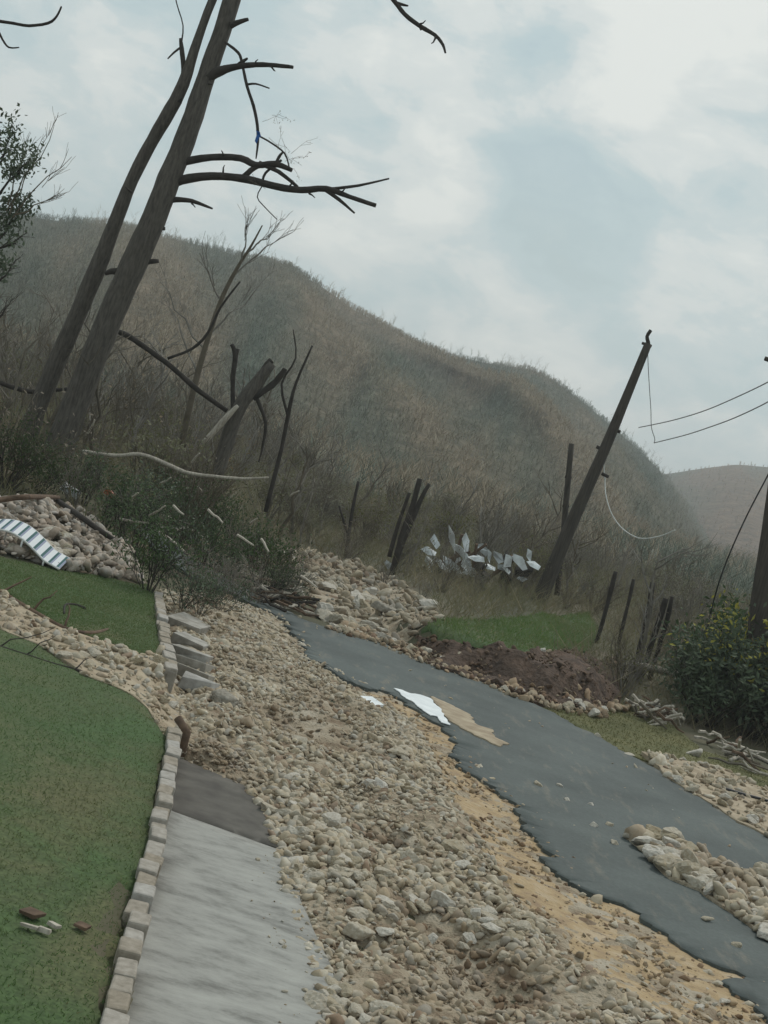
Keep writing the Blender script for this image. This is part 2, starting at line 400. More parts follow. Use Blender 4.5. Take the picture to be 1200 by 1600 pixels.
def ragged(poly, step=.15, amp=.06, seed=0.0, fq=2.1):
    p = [np.array(q[:2]) for q in poly]; out = []
    for a, b in zip(p, p[1:] + p[:1]):
        k = max(1, int(np.linalg.norm(b - a) / step)); nrm = np.array([-(b - a)[1], (b - a)[0]]); nrm = nrm / (np.linalg.norm(nrm) + 1e-9)
        for i in range(k):
            q = a + (b - a) * i / k
            out.append(q + nrm * amp * 4 * float(fbm(q[0] * fq + seed, q[1] * fq + seed, 4)))
    return out
def sheet(name, poly, m, off, res=.3, step=.15, amp=.05, skirt=.08, kind='structure', extra=None, seed=0.0, label=None, fq=2.1):
    """a patch of ground surface: ragged outline, follows the terrain, with a turned-down rim"""
    b = ragged(poly, step, amp, seed, fq); nb = len(b)
    P = np.array(b); lo, hi = P.min(0), P.max(0)
    gx = np.arange(lo[0], hi[0], res); gy = np.arange(lo[1], hi[1], res)
    G = np.array(np.meshgrid(gx, gy)).reshape(2, -1).T + (rng.random((len(gx) * len(gy), 2)) - .5) * res * .4
    G = G[inpoly(G[:, 0], G[:, 1], P)]
    v = [Vector(q) for q in P] + [Vector(q) for q in G]
    r = delaunay_2d_cdt(v, [], [list(range(nb))], 1, 1e-4)
    vv = np.array([(q.x, q.y) for q in r[0]]); tris = [tuple(f) for f in r[2]]
    z = zt(vv[:, 0], vv[:, 1]) + off + (extra(vv[:, 0], vv[:, 1]) if extra else 0)
    V = [Vector((x, y, c)) for (x, y), c in zip(vv, z)]
    F = []
    for t in tris:
        a = (V[t[1]] - V[t[0]]).cross(V[t[2]] - V[t[0]]).z
        F.append(t if a > 0 else t[::-1])
    ed = {}
    for t in F:
        for i in range(len(t)):
            e = (t[i], t[(i + 1) % len(t)]); ed[e] = 1
    low = {}
    for (a, c) in list(ed):
        if (c, a) not in ed:
            for q in (a, c):
                if q not in low: low[q] = len(V); V.append(V[q] - Vector((0, 0, skirt)))
            F.append((c, a, low[a], low[c]))
    me = bpy.data.meshes.new(name); me.from_pydata([tuple(q) for q in V], [], F); me.materials.append(m); me.update()
    me.polygons.foreach_set('use_smooth', np.array([len(f) == 3 for f in F]))
    o = link(bpy.data.objects.new(name, me)); tag(o, label=label, kind=kind); return o

# ---------------------------------------------------------------- ground and hills
def axis(segs):
    out = []
    for a, b, s in segs: out.append(np.arange(a, b, s))
    return np.concatenate(out)
geo = 60 * np.geomspace(1, 60, 26)
gx = np.concatenate([-geo[::-1], axis([(-59, -12, 1.3), (-12, 14, .16), (14, 59.5, 1.3)]), geo])
gy = np.concatenate([-geo[::-1][:-1], axis([(-58, 5, 3), (5, 50, .16), (50, 160, 1.5)]), 160 * np.geomspace(1, 22, 22)])
XX, YY = np.meshgrid(gx, gy); ZZ = np.minimum(zt(XX, YY), 3.0)
nx, ny = len(gx), len(gy); ii = np.arange(nx * ny).reshape(ny, nx)
Q = np.stack([ii[:-1, :-1], ii[:-1, 1:], ii[1:, 1:], ii[1:, :-1]], -1).reshape(-1, 4)
tag(mesh_np('ground', np.stack([XX, YY, ZZ], -1).reshape(-1, 3), Q, M['ground'], smooth=True), kind='structure')

RIDGE = [(-1500, 330), (-900, 250), (-400, 290), (-100, 322), (40, 338), (100, 345), (180, 352), (250, 370), (330, 388), (400, 405), (450, 418), (500, 447), (550, 482), (600, 507),
         (650, 532), (700, 555), (760, 567), (830, 577), (870, 597), (920, 637), (960, 670), (1000, 703), (1030, 735), (1065, 775), (1100, 835), (1140, 900)]
def hill(name, ridge, foot, dr, seed, spurs, palette, ntree, label=None, nr=46):
    """ridge pixels -> world ridge line at distance dr(i); the face runs from the foot up to it and down behind"""
    ru = np.array(ridge, float); u = np.arange(ru[0, 0], ru[-1, 0] + 1, 9.0); v = np.interp(u, ru[:, 0], ru[:, 1])
    v = v + 5 * fbm(u * .013 + seed, u * 0 + seed, 4)
    d = rays(np.stack([u, v], -1)); D = dr(u)
    top = CAM + d * (D / d[:, 1])[:, None]
    ax = top[:, 0] / top[:, 1]
    ts = np.concatenate([np.linspace(0, 1, nr), np.linspace(1.04, 1.6, 12)])
    V = np.zeros((len(ts), len(u), 3)); C = np.zeros((len(ts), len(u), 3))
    for j, t in enumerate(ts):
        sp = np.zeros(len(u))
        for su, st, wd, amp in spurs:
            cu = np.interp(t, st, su); sp = np.maximum(sp, amp * np.exp(-((u - cu) / wd) ** 2)) 
        n1 = fbm(u * .011 + seed, np.full(len(u), t * 2.5 + seed), 4)
        n2 = fbm(u * .05 + seed, np.full(len(u), t * 9 + seed), 3)
        Y = foot + (top[:, 1] - foot) * t - (sp * 45 + n1 * 55 + n2 * 9) * np.sin(math.pi * min(t, 1)) ** .8 if t <= 1 else top[:, 1] + (t - 1) * 260
        prof = t ** .82 if t <= 1 else 1 - (t - 1) * 1.7
        V[j, :, 0] = ax * Y; V[j, :, 1] = Y
        V[j, :, 2] = -4 + (top[:, 2] + 4) * prof
        g = np.clip(.62 + 2.0 * n1 - 1.15 * sp + .4 * n2 + .2 * (t > .9), 0, 1)[:, None]
        C[j] = palette[0] * g + palette[1] * (1 - g)
    nu, nt = len(u), len(ts); I = np.arange(nu * nt).reshape(nt, nu)
    Q = np.stack([I[:-1, :-1], I[:-1, 1:], I[1:, 1:], I[1:, :-1]], -1).reshape(-1, 4)
    o = mesh_np(name, V.reshape(-1, 3), Q, M['hill'], smooth=True, col=C.reshape(-1, 3)); tag(o, kind='structure')
    # trees standing on it
    fi = rng.random(ntree) * (nr - 1.01); fj = rng.random(ntree) * (nu - 1.01)
    rt = rng.random(ntree) < .02; fi[rt] = nr - 1 - rng.random(rt.sum()) * .6
    i0 = fi.astype(int); j0 = fj.astype(int); a = (fi - i0)[:, None]; b = (fj - j0)[:, None]
    def smp(A): return (A[i0, j0] * (1 - a) + A[i0 + 1, j0] * a) * (1 - b) + (A[i0, j0 + 1] * (1 - a) + A[i0 + 1, j0 + 1] * a) * b
    return smp(V), smp(C), rt
def mat_hill():
    m = mat('hillside_scrub', (1.05, 1.02, 1), (.42, .46, .45), .14, rough=1, bump=2.0, bscale=.4, attr='Col', detail=14, spec=.05)
    return m
M['hill'] = mat_hill()
BROWN, GREEN = np.array([.082, .096, .074]), np.array([.18, .145, .102])
def dr_main(u): return np.interp(u, [-1500, 40, 450, 760, 1030, 1140], [430, 470, 520, 600, 660, 680])
SPURS = [([1120, 1010, 850, 700, 590, 520], [0, .12, .38, .62, .82, 1], 55, 1.0), ([820, 560, 430, 440], [0, .4, .75, 1], 70, .55),
         ([1000, 900, 800], [.4, .7, 1], 30, .35), ([330, 230, 180], [0, .5, 1], 80, .6)]
hm = hill('hills', RIDGE, 150, dr_main, 2.0, SPURS, (BROWN, GREEN), 38000)
RIDGE2 = [(760, 770), (900, 752), (1000, 744), (1050, 739), (1100, 731), (1150, 727), (1200, 730), (1300, 755), (1500, 800), (1900, 900), (2300, 1050)]
hm2 = hill('hills_beyond', RIDGE2, 640, lambda u: np.full(len(u), 1050.0), 9.0, [([1230, 1130], [0, 1], 60, .8)], (BROWN * 1.1, np.array([.17, .115, .08])), 2500)
def stick_trees(sets):
    VV, TT, CC = [], [], []; k = 0
    for (P, C, rt), hmin, hmax, wd in sets:
        n = len(P); h = rng.uniform(hmin, hmax, n) * np.where(rt, rng.uniform(.6, 3.0, n), 1); an = rng.random((n, 7)) * 2 * math.pi
        shade = (rng.uniform(.8, 1.1, n))[:, None]
        for b in range(7):
            z0 = h * (0 if b == 0 else .25 + .09 * b); L = h * (1 if b == 0 else rng.uniform(.28, .5, n)); lean = .12 if b == 0 else .75
            dx = np.cos(an[:, b]) * lean; dy = np.sin(an[:, b]) * lean
            base = P + np.stack([0 * h, 0 * h, z0 - .3], -1)
            tip = base + np.stack([dx * L, dy * L, L * (1 if b == 0 else .75)], -1)
            w = wd * (1.0 if b == 0 else .75)
            side = np.stack([np.full(n, w), 0 * h, 0 * h], -1)
            side = side * np.where(rt, .75, 1)[:, None]; V = np.stack([base - side, base + side, tip], 1).reshape(-1, 3)
            VV.append(V); TT.append(np.arange(3 * n).reshape(n, 3) + k); k += 3 * n
            CC.append(np.repeat(C * shade * 2.0, 3, 0))
    return np.concatenate(VV), np.concatenate(TT), np.concatenate(CC)
nv = 9000; vy = 95 + 190 * rng.random(nv) ** 1.3; vx = (rng.random(nv) - .5) * (vy * .9 + 30)
hv_ = (np.stack([vx, vy, np.minimum(zt(vx, vy), 3.0)], -1), np.where((fbm(vx * .03, vy * .03) > 0)[:, None], BROWN, GREEN) * rng.uniform(.8, 1.1, (nv, 1)), np.zeros(nv, bool))
V, T, C = stick_trees([(hm, 1.0, 2.6, .085), (hm2, 2, 4, .2), (hv_, 1.4, 3.2, .035)])
tag(mesh_np('hillside_woodland', V, T, M['hill_tree'], col=C), 'grey-brown bare woodland covering the hills behind the valley', 'woodland', kind='stuff')

# ---------------------------------------------------------------- ground patches
conc = [(kerb_x(y) + .02, y) for y in np.arange(3.0, 15.3, .4)] + [(-1.29, 15.35), (-.2, 15.15)] + [(x + .12, y) for y, x in list(zip(CY, CX))[::-1] if y < 15.2 and y > 3] + [(1.0, 3.0)]
PATH_OFF = .05
sheet('path', conc, M['path'], PATH_OFF, res=.25, amp=.008, skirt=.14)
dark = [(-1.27, 15.32), (-1.5, 17.1), (-1.45, 17.65), (-.62, 17.3), (-.26, 16.5), (-.06, 15.6), (-.02, 15.2), (-.2, 15.18)]
sheet('driveway_patch', dark, M['dark_asphalt'], .045, res=.25, amp=.01, skirt=.1)
roadL = [(445, 975), (470, 1010), (480, 1035), (510, 1052), (545, 1075), (600, 1085), (640, 1110), (690, 1140), (707, 1170), (702, 1190), (730, 1215), (770, 1240), (800, 1262), (812, 1290), (850, 1330), (860, 1365),
         (882, 1388), (930, 1408), (985, 1432), (1030, 1470), (1080, 1500), (1152, 1532), (1140, 1548), (1165, 1575), (1190, 1600)]
roadR = [(1200, 1315), (1150, 1290), (1090, 1250), (1050, 1225), (1000, 1195), (960, 1170), (900, 1140), (850, 1112), (800, 1092), (740, 1067), (690, 1050), (640, 1032), (590, 1008), (530, 992), (480, 975)]
rp = [tuple(q) for q in wpoly(roadL)] + [(5.3, 10), (5.6, 3), (5.6, -20), (11.5, -20), (11.4, 3), (10.6, 12), (9.2, 18)] + [tuple(q) for q in wpoly(roadR)] + [(-1.7, 34.2), (-3.4, 36.6), (-5, 38.5), (-6.2, 37.2), (-4.4, 35.3), (-2.6, 33.8)]
sheet('road', rp, M['asphalt'], .075, res=.35, step=.045, amp=.11, skirt=.2, fq=3.6)
ROADP = rp
clayL = [(545, 1078), (600, 1100), (650, 1140), (672, 1180), (685, 1215), (710, 1260), (745, 1310), (775, 1360), (800, 1410), (850, 1450), (880, 1490), (930, 1530), (990, 1560), (1050, 1600)]
cp = [tuple(q) for q in wpoly(clayL)] + [(4.2, 10), (4.5, 3), (5.9, 3), (5.6, 10)] + [(x + .35, y) for x, y in wpoly(roadL[::-1][:-5])]
sheet('eroded_clay', cp, M['clay'], .03, res=.2, step=.12, amp=.07, extra=lambda X, Y: .09 * fbm(X * 2.3, Y * 2.3, 4))
CLAYP = cp
def rub_left(y): return max(np.interp(y, CY, CX) if y < 17.7 else -9, kerb_x(y) + .12)
rb = [(rub_left(y), y) for y in list(np.arange(5, 15.4, .6)) + [15.6, 16.4, 17.2, 17.6]] + [(kerb_x(y) + .1, y) for y in np.arange(17.8, 30, .7)] + [(-3.4, 31), (-2.6, 33)] + [(np.interp(y, RLY, RLX) + .15, y) for y in np.arange(33, 5, -.6)]
sheet('rubble_bed', rb, M['bed'], .022, res=.075, step=.12, amp=.02, extra=lambda X, Y: .09 * np.maximum(-.12, fbm(X * 7, Y * 7, 4)) * 1.4 * sst(X - np.where(Y < 17.7, np.interp(Y, CY, CX), kerb_x(Y)), 0, .3))
STREAM = [(-160, 840), (-160, 935), (-60, 940), (0, 985), (60, 1010), (130, 1058), (190, 1080), (232, 1112), (262, 1150), (285, 1150), (285, 1085), (268, 1052), (215, 1025), (170, 1008), (100, 985), (0, 925)]
sp_ = wpoly(STREAM)
sheet('washed_gravel', sp_, M['sand'], .03, res=.2, amp=.05)
lawn1 = [(kerb_x(y) - .06, y) for y in np.arange(2, 17.3, .5)] + [tuple(q) for q in wpoly([(255, 1128), (232, 1108), (190, 1078), (130, 1057), (60, 1010), (0, 986), (-60, 942)])] + [(-9, 21), (-14, 18), (-14, 2)]
sheet('lawn', lawn1, M['lawn'], .02, res=.3, amp=.05)
l2 = [tuple(q) for q in wpoly([(-160, 838), (-60, 850), (0, 872), (60, 885), (100, 893), (160, 902), (215, 915), (245, 930)])] + [(kerb_x(y) - .06, y) for y in np.arange(27.4, 21, -.6)] + [tuple(q) for q in wpoly([(255, 1034), (215, 1022), (170, 1006), (100, 983), (0, 923), (-100, 880)])]
sheet('upper_lawn', l2, M['lawn'], .02, res=.3, amp=.04)
verge = [(850, 1108), (900, 1110), (960, 1100), (1000, 1098), (1060, 1140), (1100, 1175), (1200, 1205), (1330, 1240), (1360, 1330), (1200, 1275), (1090, 1215), (1000, 1188), (950, 1165), (900, 1138)]
vp = wpoly(verge)
sheet('muddy_verge', vp, M['olive'], .02, res=.25, amp=.08)
rsand = [(1000, 1180), (1060, 1193), (1120, 1205), (1200, 1243), (1330, 1300), (1330, 1400), (1200, 1317), (1150, 1291), (1090, 1252), (1040, 1222)]
rs = wpoly(rsand)
sheet('sand_bank', rs, M['sand'], .085, res=.2, amp=.06, extra=lambda X, Y: .05 * (fbm(X, Y, 3) + .3))
bank = [(650, 1000), (690, 1006), (740, 1022), (820, 1028), (900, 1025), (965, 1030), (965, 1105), (930, 1112), (860, 1108), (800, 1090), (740, 1066), (690, 1052), (640, 1030)]
bkp = wpoly(bank)
sheet('eroded_bank', bkp, M['red'], .1, res=.12, step=.08, amp=.07, extra=lambda X, Y: np.maximum(-.04, .6 * fbm(X * 2.2, Y * 2.2, 4)))
mound = [(660, 985), (700, 970), (760, 972), (850, 962), (920, 958), (935, 990), (915, 1022), (820, 1026), (740, 1020), (690, 1004)]
mdp = wpoly(mound)
sheet('grass_mound', mdp, M['lawn'], .05, res=.25, step=.08, amp=.12, fq=3)
spx = [(672, 1095), (700, 1107), (728, 1122), (745, 1140), (765, 1147), (770, 1158), (793, 1170), (778, 1174), (755, 1163), (735, 1156), (715, 1142), (696, 1132), (684, 1115)]
sheet('sand_patch', wpoly(spx), M['sand'], .085, res=.12, step=.05, amp=.05, fq=5, extra=lambda X, Y: .02 * (fbm(X * 2, Y * 2, 3) + .3), skirt=.03)

# ---------------------------------------------------------------- grass
def blades(name, poly, n, h0, h1, wd, cols, label, off=.02, mask=None, up=False):
    p = scatter(poly, n)
    if mask is not None: p = p[mask(p[:, 0], p[:, 1])]
    n = len(p)
    z = zt(p[:, 0], p[:, 1]) + off
    an = rng.random(n) * 2 * math.pi; h = rng.uniform(h0, h1, n) * (.75 + .9 * np.clip(fbm(p[:, 0] * 1.2, p[:, 1] * 1.2, 3) + .3, 0, 1)); ln = rng.uniform(.5, 1.5, n) * h; la = rng.random(n) * 2 * math.pi
    B = np.stack([p[:, 0], p[:, 1], z], -1); s = np.stack([np.cos(an) * wd, np.sin(an) * wd, 0 * an], -1)
    tip = B + np.stack([np.cos(la) * ln, np.sin(la) * ln, h], -1)
    V = np.stack([B - s, B + s, tip], 1).reshape(-1, 3)
    g = np.clip(.5 + 1.9 * fbm(p[:, 0] * .45 + 3, p[:, 1] * .45, 4) + rng.normal(0, .08, n), 0, 1)[:, None]
    g = g * (1 - .9 * np.exp(-((p[:, 0] + 1.75) ** 2 / .25 + (p[:, 1] - 13.6) ** 2 / 5.0)))[:, None]
    worn = np.exp(-((p[:, 0] + 1.75) ** 2 / .3 + (p[:, 1] - 13.6) ** 2 / 6.0))[:, None] * .5
    c = np.array(cols[0]) * g + np.array(cols[1]) * (1 - g)
    c = c * (1 - worn) + np.array((.17, .145, .08)) * worn
    dry = rng.random(n) < .05; c[dry] = cols[2]
    o = mesh_np(name, V, np.arange(3 * n).reshape(n, 3), M['grass'], col=np.repeat(c, 3, 0), up=up, smooth=up); tag(o, label, 'grass', kind='stuff'); return o
GC = [(.078, .15, .046), (.115, .15, .056), (.2, .185, .1)]
near = [q for q in lawn1]
blades('grass', near, 170000, .008, .03, .0045, GC, 'short green grass of the near lawn beside the walled path', mask=lambda X, Y: (Y > 7.5) & (X > -8))
blades('grass', l2, 36000, .008, .026, .007, [(.12, .185, .07), (.15, .18, .08), (.22, .2, .11)], 'short green grass of the far lawn below the stone mound')
blades('grass', mdp, 9000, .04, .16, .012, [(.12, .19, .06), (.15, .18, .075), (.25, .22, .12)], 'green grass on the mound beyond the road', .04)
blades('grass', vp, 7000, .015, .05, .01, [(.13, .13, .055), (.15, .135, .06), (.2, .17, .1)], 'thin olive grass on the muddy verge by the road')

# ---------------------------------------------------------------- rocks
def ico(sub):
    import bmesh
    bm = bmesh.new(); bmesh.ops.create_icosphere(bm, subdivisions=sub, radius=1)
    v = np.array([tuple(q.co) for q in bm.verts]); t = np.array([[q.index for q in f.verts] for f in bm.faces]); bm.free(); return v, t
ICO = {k: ico(k) for k in (1, 2, 3, 4)}
def rock_shape(sub, seed, flat=.62, planes=15, soft=26):
    r = np.random.default_rng(seed); v, t = ICO[sub]
    n = r.normal(size=(planes, 3)); n /= np.linalg.norm(n, axis=1)[:, None]; d = r.uniform(.42, .8, planes)
    q = np.clip(v @ n.T, 1e-3, None) / d            # reciprocal radius to each cutting plane
    inv = (np.sum(q ** soft, 1) + .85 ** soft) ** (1 / soft)
    p = v / inv[:, None] * np.array([1, r.uniform(.65, .95), flat * r.uniform(.75, 1.1)])
    p += .03 * r.normal(size=p.shape) * (1 if sub < 3 else .5)
    return p / np.abs(p[:, :2]).max(), t
SH1 = [rock_shape(1, 100 + i) for i in range(12)]; SH2 = [rock_shape(2, 200 + i) for i in range(12)]
ROCKM = []
def rock_mesh(sub, seed, name='limestone_rock', m=None, **k):
    p, t = rock_shape(sub, seed, **k)
    me = bpy.data.meshes.new(name); me.from_pydata([tuple(q) for q in p], [], [tuple(q) for q in t]); me.materials.append(m or M['rock_obj'])
    if sub > 3: me.polygons.foreach_set('use_smooth', np.ones(len(me.polygons), bool))
    me.update(); return me
ROCKM = [rock_mesh(3, 300 + i) for i in range(14)]
BIGM = [rock_mesh(4, 500 + i, soft=12) for i in range(6)]
PAL = np.array([(.50, .45, .36), (.44, .37, .27), (.40, .38, .34), (.48, .40, .28), (.33, .25, .17), (.55, .51, .43), (.22, .125, .075)])
PW = np.array([.27, .22, .15, .16, .1, .07, .03])
def put_rock(me, x, y, r, label, group=None, z=None, sink=.3, sc_=(1, 1, 1), rot=None, name='limestone_rock', cat='rock', m=None):
    o = bpy.data.objects.new(name, me)
    zs = zt(x, y) if z is None else z
    o.location = (x, y, float(zs) + r * (.55 - sink) * sc_[2]); o.scale = (r * sc_[0], r * sc_[1], r * sc_[2])
    o.rotation_euler = rot if rot else (random.uniform(-.35, .35), random.uniform(-.35, .35), random.uniform(0, 6.28))
    link(o); return tag(o, label, cat, group)
def infr(P):
    d = P - CAM; f = d @ FW; u = 600 + FPX * (d @ RC) / f; v = 800 - FPX * (d @ UC) / f
    return (u > 0) & (u < 1200) & (v > 0) & (v < 1600)
def tint(X, Y):
    b = np.clip(1.9 * (fbm(X * .7 + 31, Y * .7, 4) - .06), 0, .85)
    for px_, py_, r_, d_ in PITS: b = np.maximum(b, .9 * np.exp(-((X - px_) ** 2 + (Y - py_) ** 2) / (r_ * 1.3) ** 2))
    return b[:, None]
def rock_place(x, y):
    if y > 21.5 and x < -.6: return 'near the tilted slabs'
    if x - rub_left(y) < .7: return 'along the concrete path' if y < 17.7 else 'below the end of the near block wall'
    if np.interp(y, RLY, RLX) - x < 1.5: return 'by the eroded road edge'
    return 'in the nearest part' if y < 13.5 else 'in the middle' if y < 19 else 'in the far half'
def rubble(name, poly, dens, r0, r1, nind, ilabel, group, slabel, off=0.0, avoid=None, pile=0.0, pal=None, clump=None, power=2.6, big=0, dark=1.0):
    n = int(parea(poly) * dens); p = scatter(poly, n)
    if avoid is not None: p = p[~inpoly(p[:, 0], p[:, 1], avoid)]
    if clump is not None: p = p[clump(p[:, 0], p[:, 1]) > rng.random(len(p))]
    n = len(p); r = r0 + (r1 - r0) * rng.random(n) ** power * (.65 + 1.3 * np.clip(fbm(p[:, 0] * .9 + 8, p[:, 1] * .9, 3) + .25, 0, 1))
    if big: r[:big] = rng.uniform(.07, .16, big)
    z = zt(p[:, 0], p[:, 1]) + off + pile * np.clip(fbm(p[:, 0] * 1.5, p[:, 1] * 1.5, 3) + .25, 0, 1) * rng.random(n)
    P = np.stack([p[:, 0], p[:, 1], z], -1)
    vis = r / np.linalg.norm(P - CAM, axis=1) * infr(P)
    order = np.argsort(-vis); ind = order[:nind]; rest = order[nind:]
    for i in ind:
        pl_ = rock_place(p[i, 0], p[i, 1]) if '%s' in ilabel else ''
        put_rock(random.choice(ROCKM), p[i, 0], p[i, 1], r[i], ilabel.replace('%s', pl_), group + (' ' + pl_ if pl_ else ''), z=z[i], sink=.3)
    VV, TT, CC, k = [], [], [], 0
    sid = rng.integers(0, 12, n) + np.where(r > .046, 12, 0); SHA = SH1 + SH2
    for s in range(24):
        q = rest[sid[rest] == s]
        if not len(q): continue
        v, t = SHA[s]; a = rng.random(len(q)) * 6.283; tl = rng.normal(0, .35, (len(q), 2)); ca, sa = np.cos(a), np.sin(a)
        W = v[None] * r[q][:, None, None] * rng.uniform(.6, 1.2, (len(q), 1, 3))
        X = W[..., 0] * ca[:, None] - W[..., 1] * sa[:, None]; Y = W[..., 0] * sa[:, None] + W[..., 1] * ca[:, None]
        Z = W[..., 2] + X * tl[:, :1] + Y * tl[:, 1:]
        W = np.stack([X, Y, Z], -1) + P[q][:, None, :] + np.array([0, 0, 1]) * (r[q] * .16)[:, None, None]
        VV.append(W.reshape(-1, 3)); TT.append((t[None] + (np.arange(len(q)) * len(v))[:, None, None] + k).reshape(-1, 3)); k += len(q) * len(v)
        c = (pal if pal is not None else PAL)[rng.choice(len(PAL), len(q), p=PW)] * rng.uniform(.8, 1.1, (len(q), 1)) * dark
        c = c if pal is not None else c * .65 + .35 * np.array((.50, .45, .365)) * dark; tb_ = tint(p[q, 0], p[q, 1]); c = c * (1 - tb_) + np.array((.20, .13, .08)) * rng.uniform(.6, 1.3, (len(q), 1)) * tb_
        CC.append(np.repeat(c, len(v), 0))
    o = mesh_np(name, np.concatenate(VV), np.concatenate(TT), M['rock'], col=np.concatenate(CC)); tag(o, slabel, 'rubble', kind='stuff')
    return o
rbs = [(x - (.06 if y < 17.7 and x < np.interp(y, RLY, RLX) - 1.5 else 0), y) for x, y in rb]
# fewer stones on the clay strip and in the washed-out hollows
def rub_clump(X, Y):
    c = .78 + 2.6 * fbm(X * .9 + 4, Y * .9, 4)
    c = np.where(inpoly(X, Y, CLAYP), c * .025, c)
    for px_, py_, r_, d_ in PITS:
        c = c * (1 - .85 * np.exp(-((X - px_) ** 2 + (Y - py_) ** 2) / (r_ * .8) ** 2))
    return c
rubble('rubble_stones', rbs, 560, .010, .085, 110, 'pale limestone rock %s of the rubble bed', 'rubble bed rocks', 'cream limestone rubble filling the washed-out bed between path and road', .02, clump=rub_clump, pile=.06, power=2.2, avoid=dark[:3] + [(-.68, 17.25), (-.32, 16.5), (-.14, 15.6), (-.1, 15.2)], big=90)
rubble('path_grit', [(x + (.14 if k == 0 else -.55), y) for k, (Y0, Y1, st) in enumerate(((6, 15.2, .8), (15.2, 6, -.8))) for y in np.arange(Y0, Y1, st) for x in (np.interp(y, CY, CX),)], 60, .006, .035, 8, 'small stone washed onto the edge of the concrete path', 'stones on the concrete path', 'grit washed onto the right edge of the concrete path', .05, power=3.5, clump=lambda X, Y: np.clip(1.2 - 1.9 * (np.interp(Y, CY, CX) + .12 - X), 0, 1))
rubble('clay_clods', CLAYP, 150, .01, .06, 6, 'tan clay clod on the orange strip at the road edge', 'clay clods at the road edge', 'crumbled clay and small stones on the orange strip at the road edge', .03, power=3,
       pal=np.array([(.40, .31, .21), (.36, .27, .18), (.42, .34, .25), (.37, .28, .18), (.29, .2, .13), (.45, .39, .30), (.23, .155, .1)]))
rubble('stream_stones', sp_, 110, .015, .11, 18, 'pale rock in the gravel washed across the lawn', 'rocks in the gravel across the lawn', 'pale gravel washed in a strip between the two lawns', .03, power=2.4)
mnd = wpoly([(-220, 760), (0, 787), (60, 787), (120, 802), (160, 842), (200, 872), (218, 912), (160, 903), (100, 893), (60, 880), (0, 868), (-220, 835)])
rubble('mound_stones', mnd, 80, .05, .2, 32, 'chalky pink-grey rock on the stone mound above the far lawn', 'rocks on the stone mound', 'heap of chalky broken stones above the far lawn', .03, pile=.3, power=1.6,
       pal=np.array([(.44, .39, .34), (.40, .34, .29), (.38, .35, .32), (.42, .36, .30), (.32, .27, .22), (.47, .43, .39), (.28, .22, .17)]))
fpile = wpoly([(425, 850), (500, 868), (560, 880), (620, 905), (660, 942), (700, 978), (640, 1005), (600, 1010), (540, 990), (500, 968), (480, 925), (440, 885)])
rubble('far_stones', fpile, 34, .04, .27, 30, 'grey-cream rock in the pile where the road disappears', 'rocks in the pile at the far end of the road', 'spread of broken stones at the far end of the road', .02, pile=.12, power=3.2, dark=.8, clump=lambda X, Y: .35 + 2.5 * (fbm(X * 1.1, Y * 1.1, 3) + .15))
sheet('far_dirt', fpile, M['bed'], .015, res=.3, amp=.1)
rpile = wpoly([(978, 1318), (1040, 1322), (1085, 1345), (1140, 1368), (1200, 1372), (1320, 1400), (1340, 1560), (1200, 1482), (1150, 1445), (1090, 1402), (1040, 1382)])
sheet('spilled_dirt', rpile, M['bed'], .085, res=.12, amp=.05, extra=lambda X, Y: .05 * (fbm(X * 2, Y * 2, 3) + .3), skirt=.04)
rubble('spilled_stones', rpile, 110, .02, .2, 22, 'cream rock in the heap spilled onto the asphalt at right', 'rocks spilled on the road', 'small stones spilled over the asphalt at right', .1, pile=.15, power=1.9)
edge = [tuple(q) for q in wpoly([(500, 985), (560, 985), (640, 1005), (690, 1030), (740, 1048), (800, 1070), (860, 1090), (940, 1100), (985, 1110), (940, 1125), (860, 1113), (800, 1095), (740, 1069), (690, 1054), (640, 1036), (590, 1012), (530, 996)])]
rubble('bank_stones', edge, 70, .02, .15, 20, 'tan rock along the foot of the red-brown bank', 'rocks at the foot of the bank', 'tan stones along the foot of the eroded bank', .07, pile=.1, power=2, pal=np.array([(.42, .35, .26), (.38, .29, .2), (.34, .25, .17), (.4, .32, .23), (.24, .16, .11), (.46, .4, .32), (.18, .11, .07)]))
rubble('bank_clods', bkp, 70, .015, .1, 6, 'red-brown clod on the face of the eroded bank', 'clods on the eroded bank', 'red-brown clods and roots on the face of the eroded bank', .12, power=2.5, pal=np.array([(.14, .095, .068), (.11, .075, .055), (.18, .125, .09), (.09, .062, .046), (.3, .25, .18), (.13, .088, .063), (.08, .057, .043)]))
rubble('sand_bank_stones', rs, 40, .015, .14, 14, 'pale rock on the sand beside the muddy verge', 'rocks on the sand by the verge', 'small pale stones on the sand beside the verge', .1, power=2.2)
rubble('road_grit', rp, 1.3, .012, .075, 10, 'small pale stone lying loose on the open asphalt', 'loose stones on the asphalt', 'scattered grit on the asphalt', .07, power=2.5)
def big_rock(u, v, wpx, label, k, sc_=(1, 1, .8), rz=0, lift=0.0, sink=.25, m=None):
    q = ground([(u, v)], lift)[0]; r = wpx / 2 / FPX * math.dist(q, CAM)
    me = BIGM[k % 6]
    o = put_rock(me, q[0], q[1], r, label, None, z=q[2] - lift * 0, sink=sink, sc_=sc_, rot=(0.1, -.08, rz), name='boulder')
    if m:
        me2 = me.copy(); me2.materials.clear(); me2.materials.append(m); o.data = me2
    return o
big_rock(556, 1462, 64, 'large flat-topped pale boulder in the near rubble', 0, (1, .85, .75), .4, .05)
big_rock(350, 1098, 66, 'large grey concrete-like lump beside the tilted slabs', 1, (1, .9, .7), 1.0, .05, m=M['slab'])
big_rock(1085, 1182, 34, 'rounded tan boulder sitting on the muddy verge below the dark bush', 2, (1, .8, .8), .2)
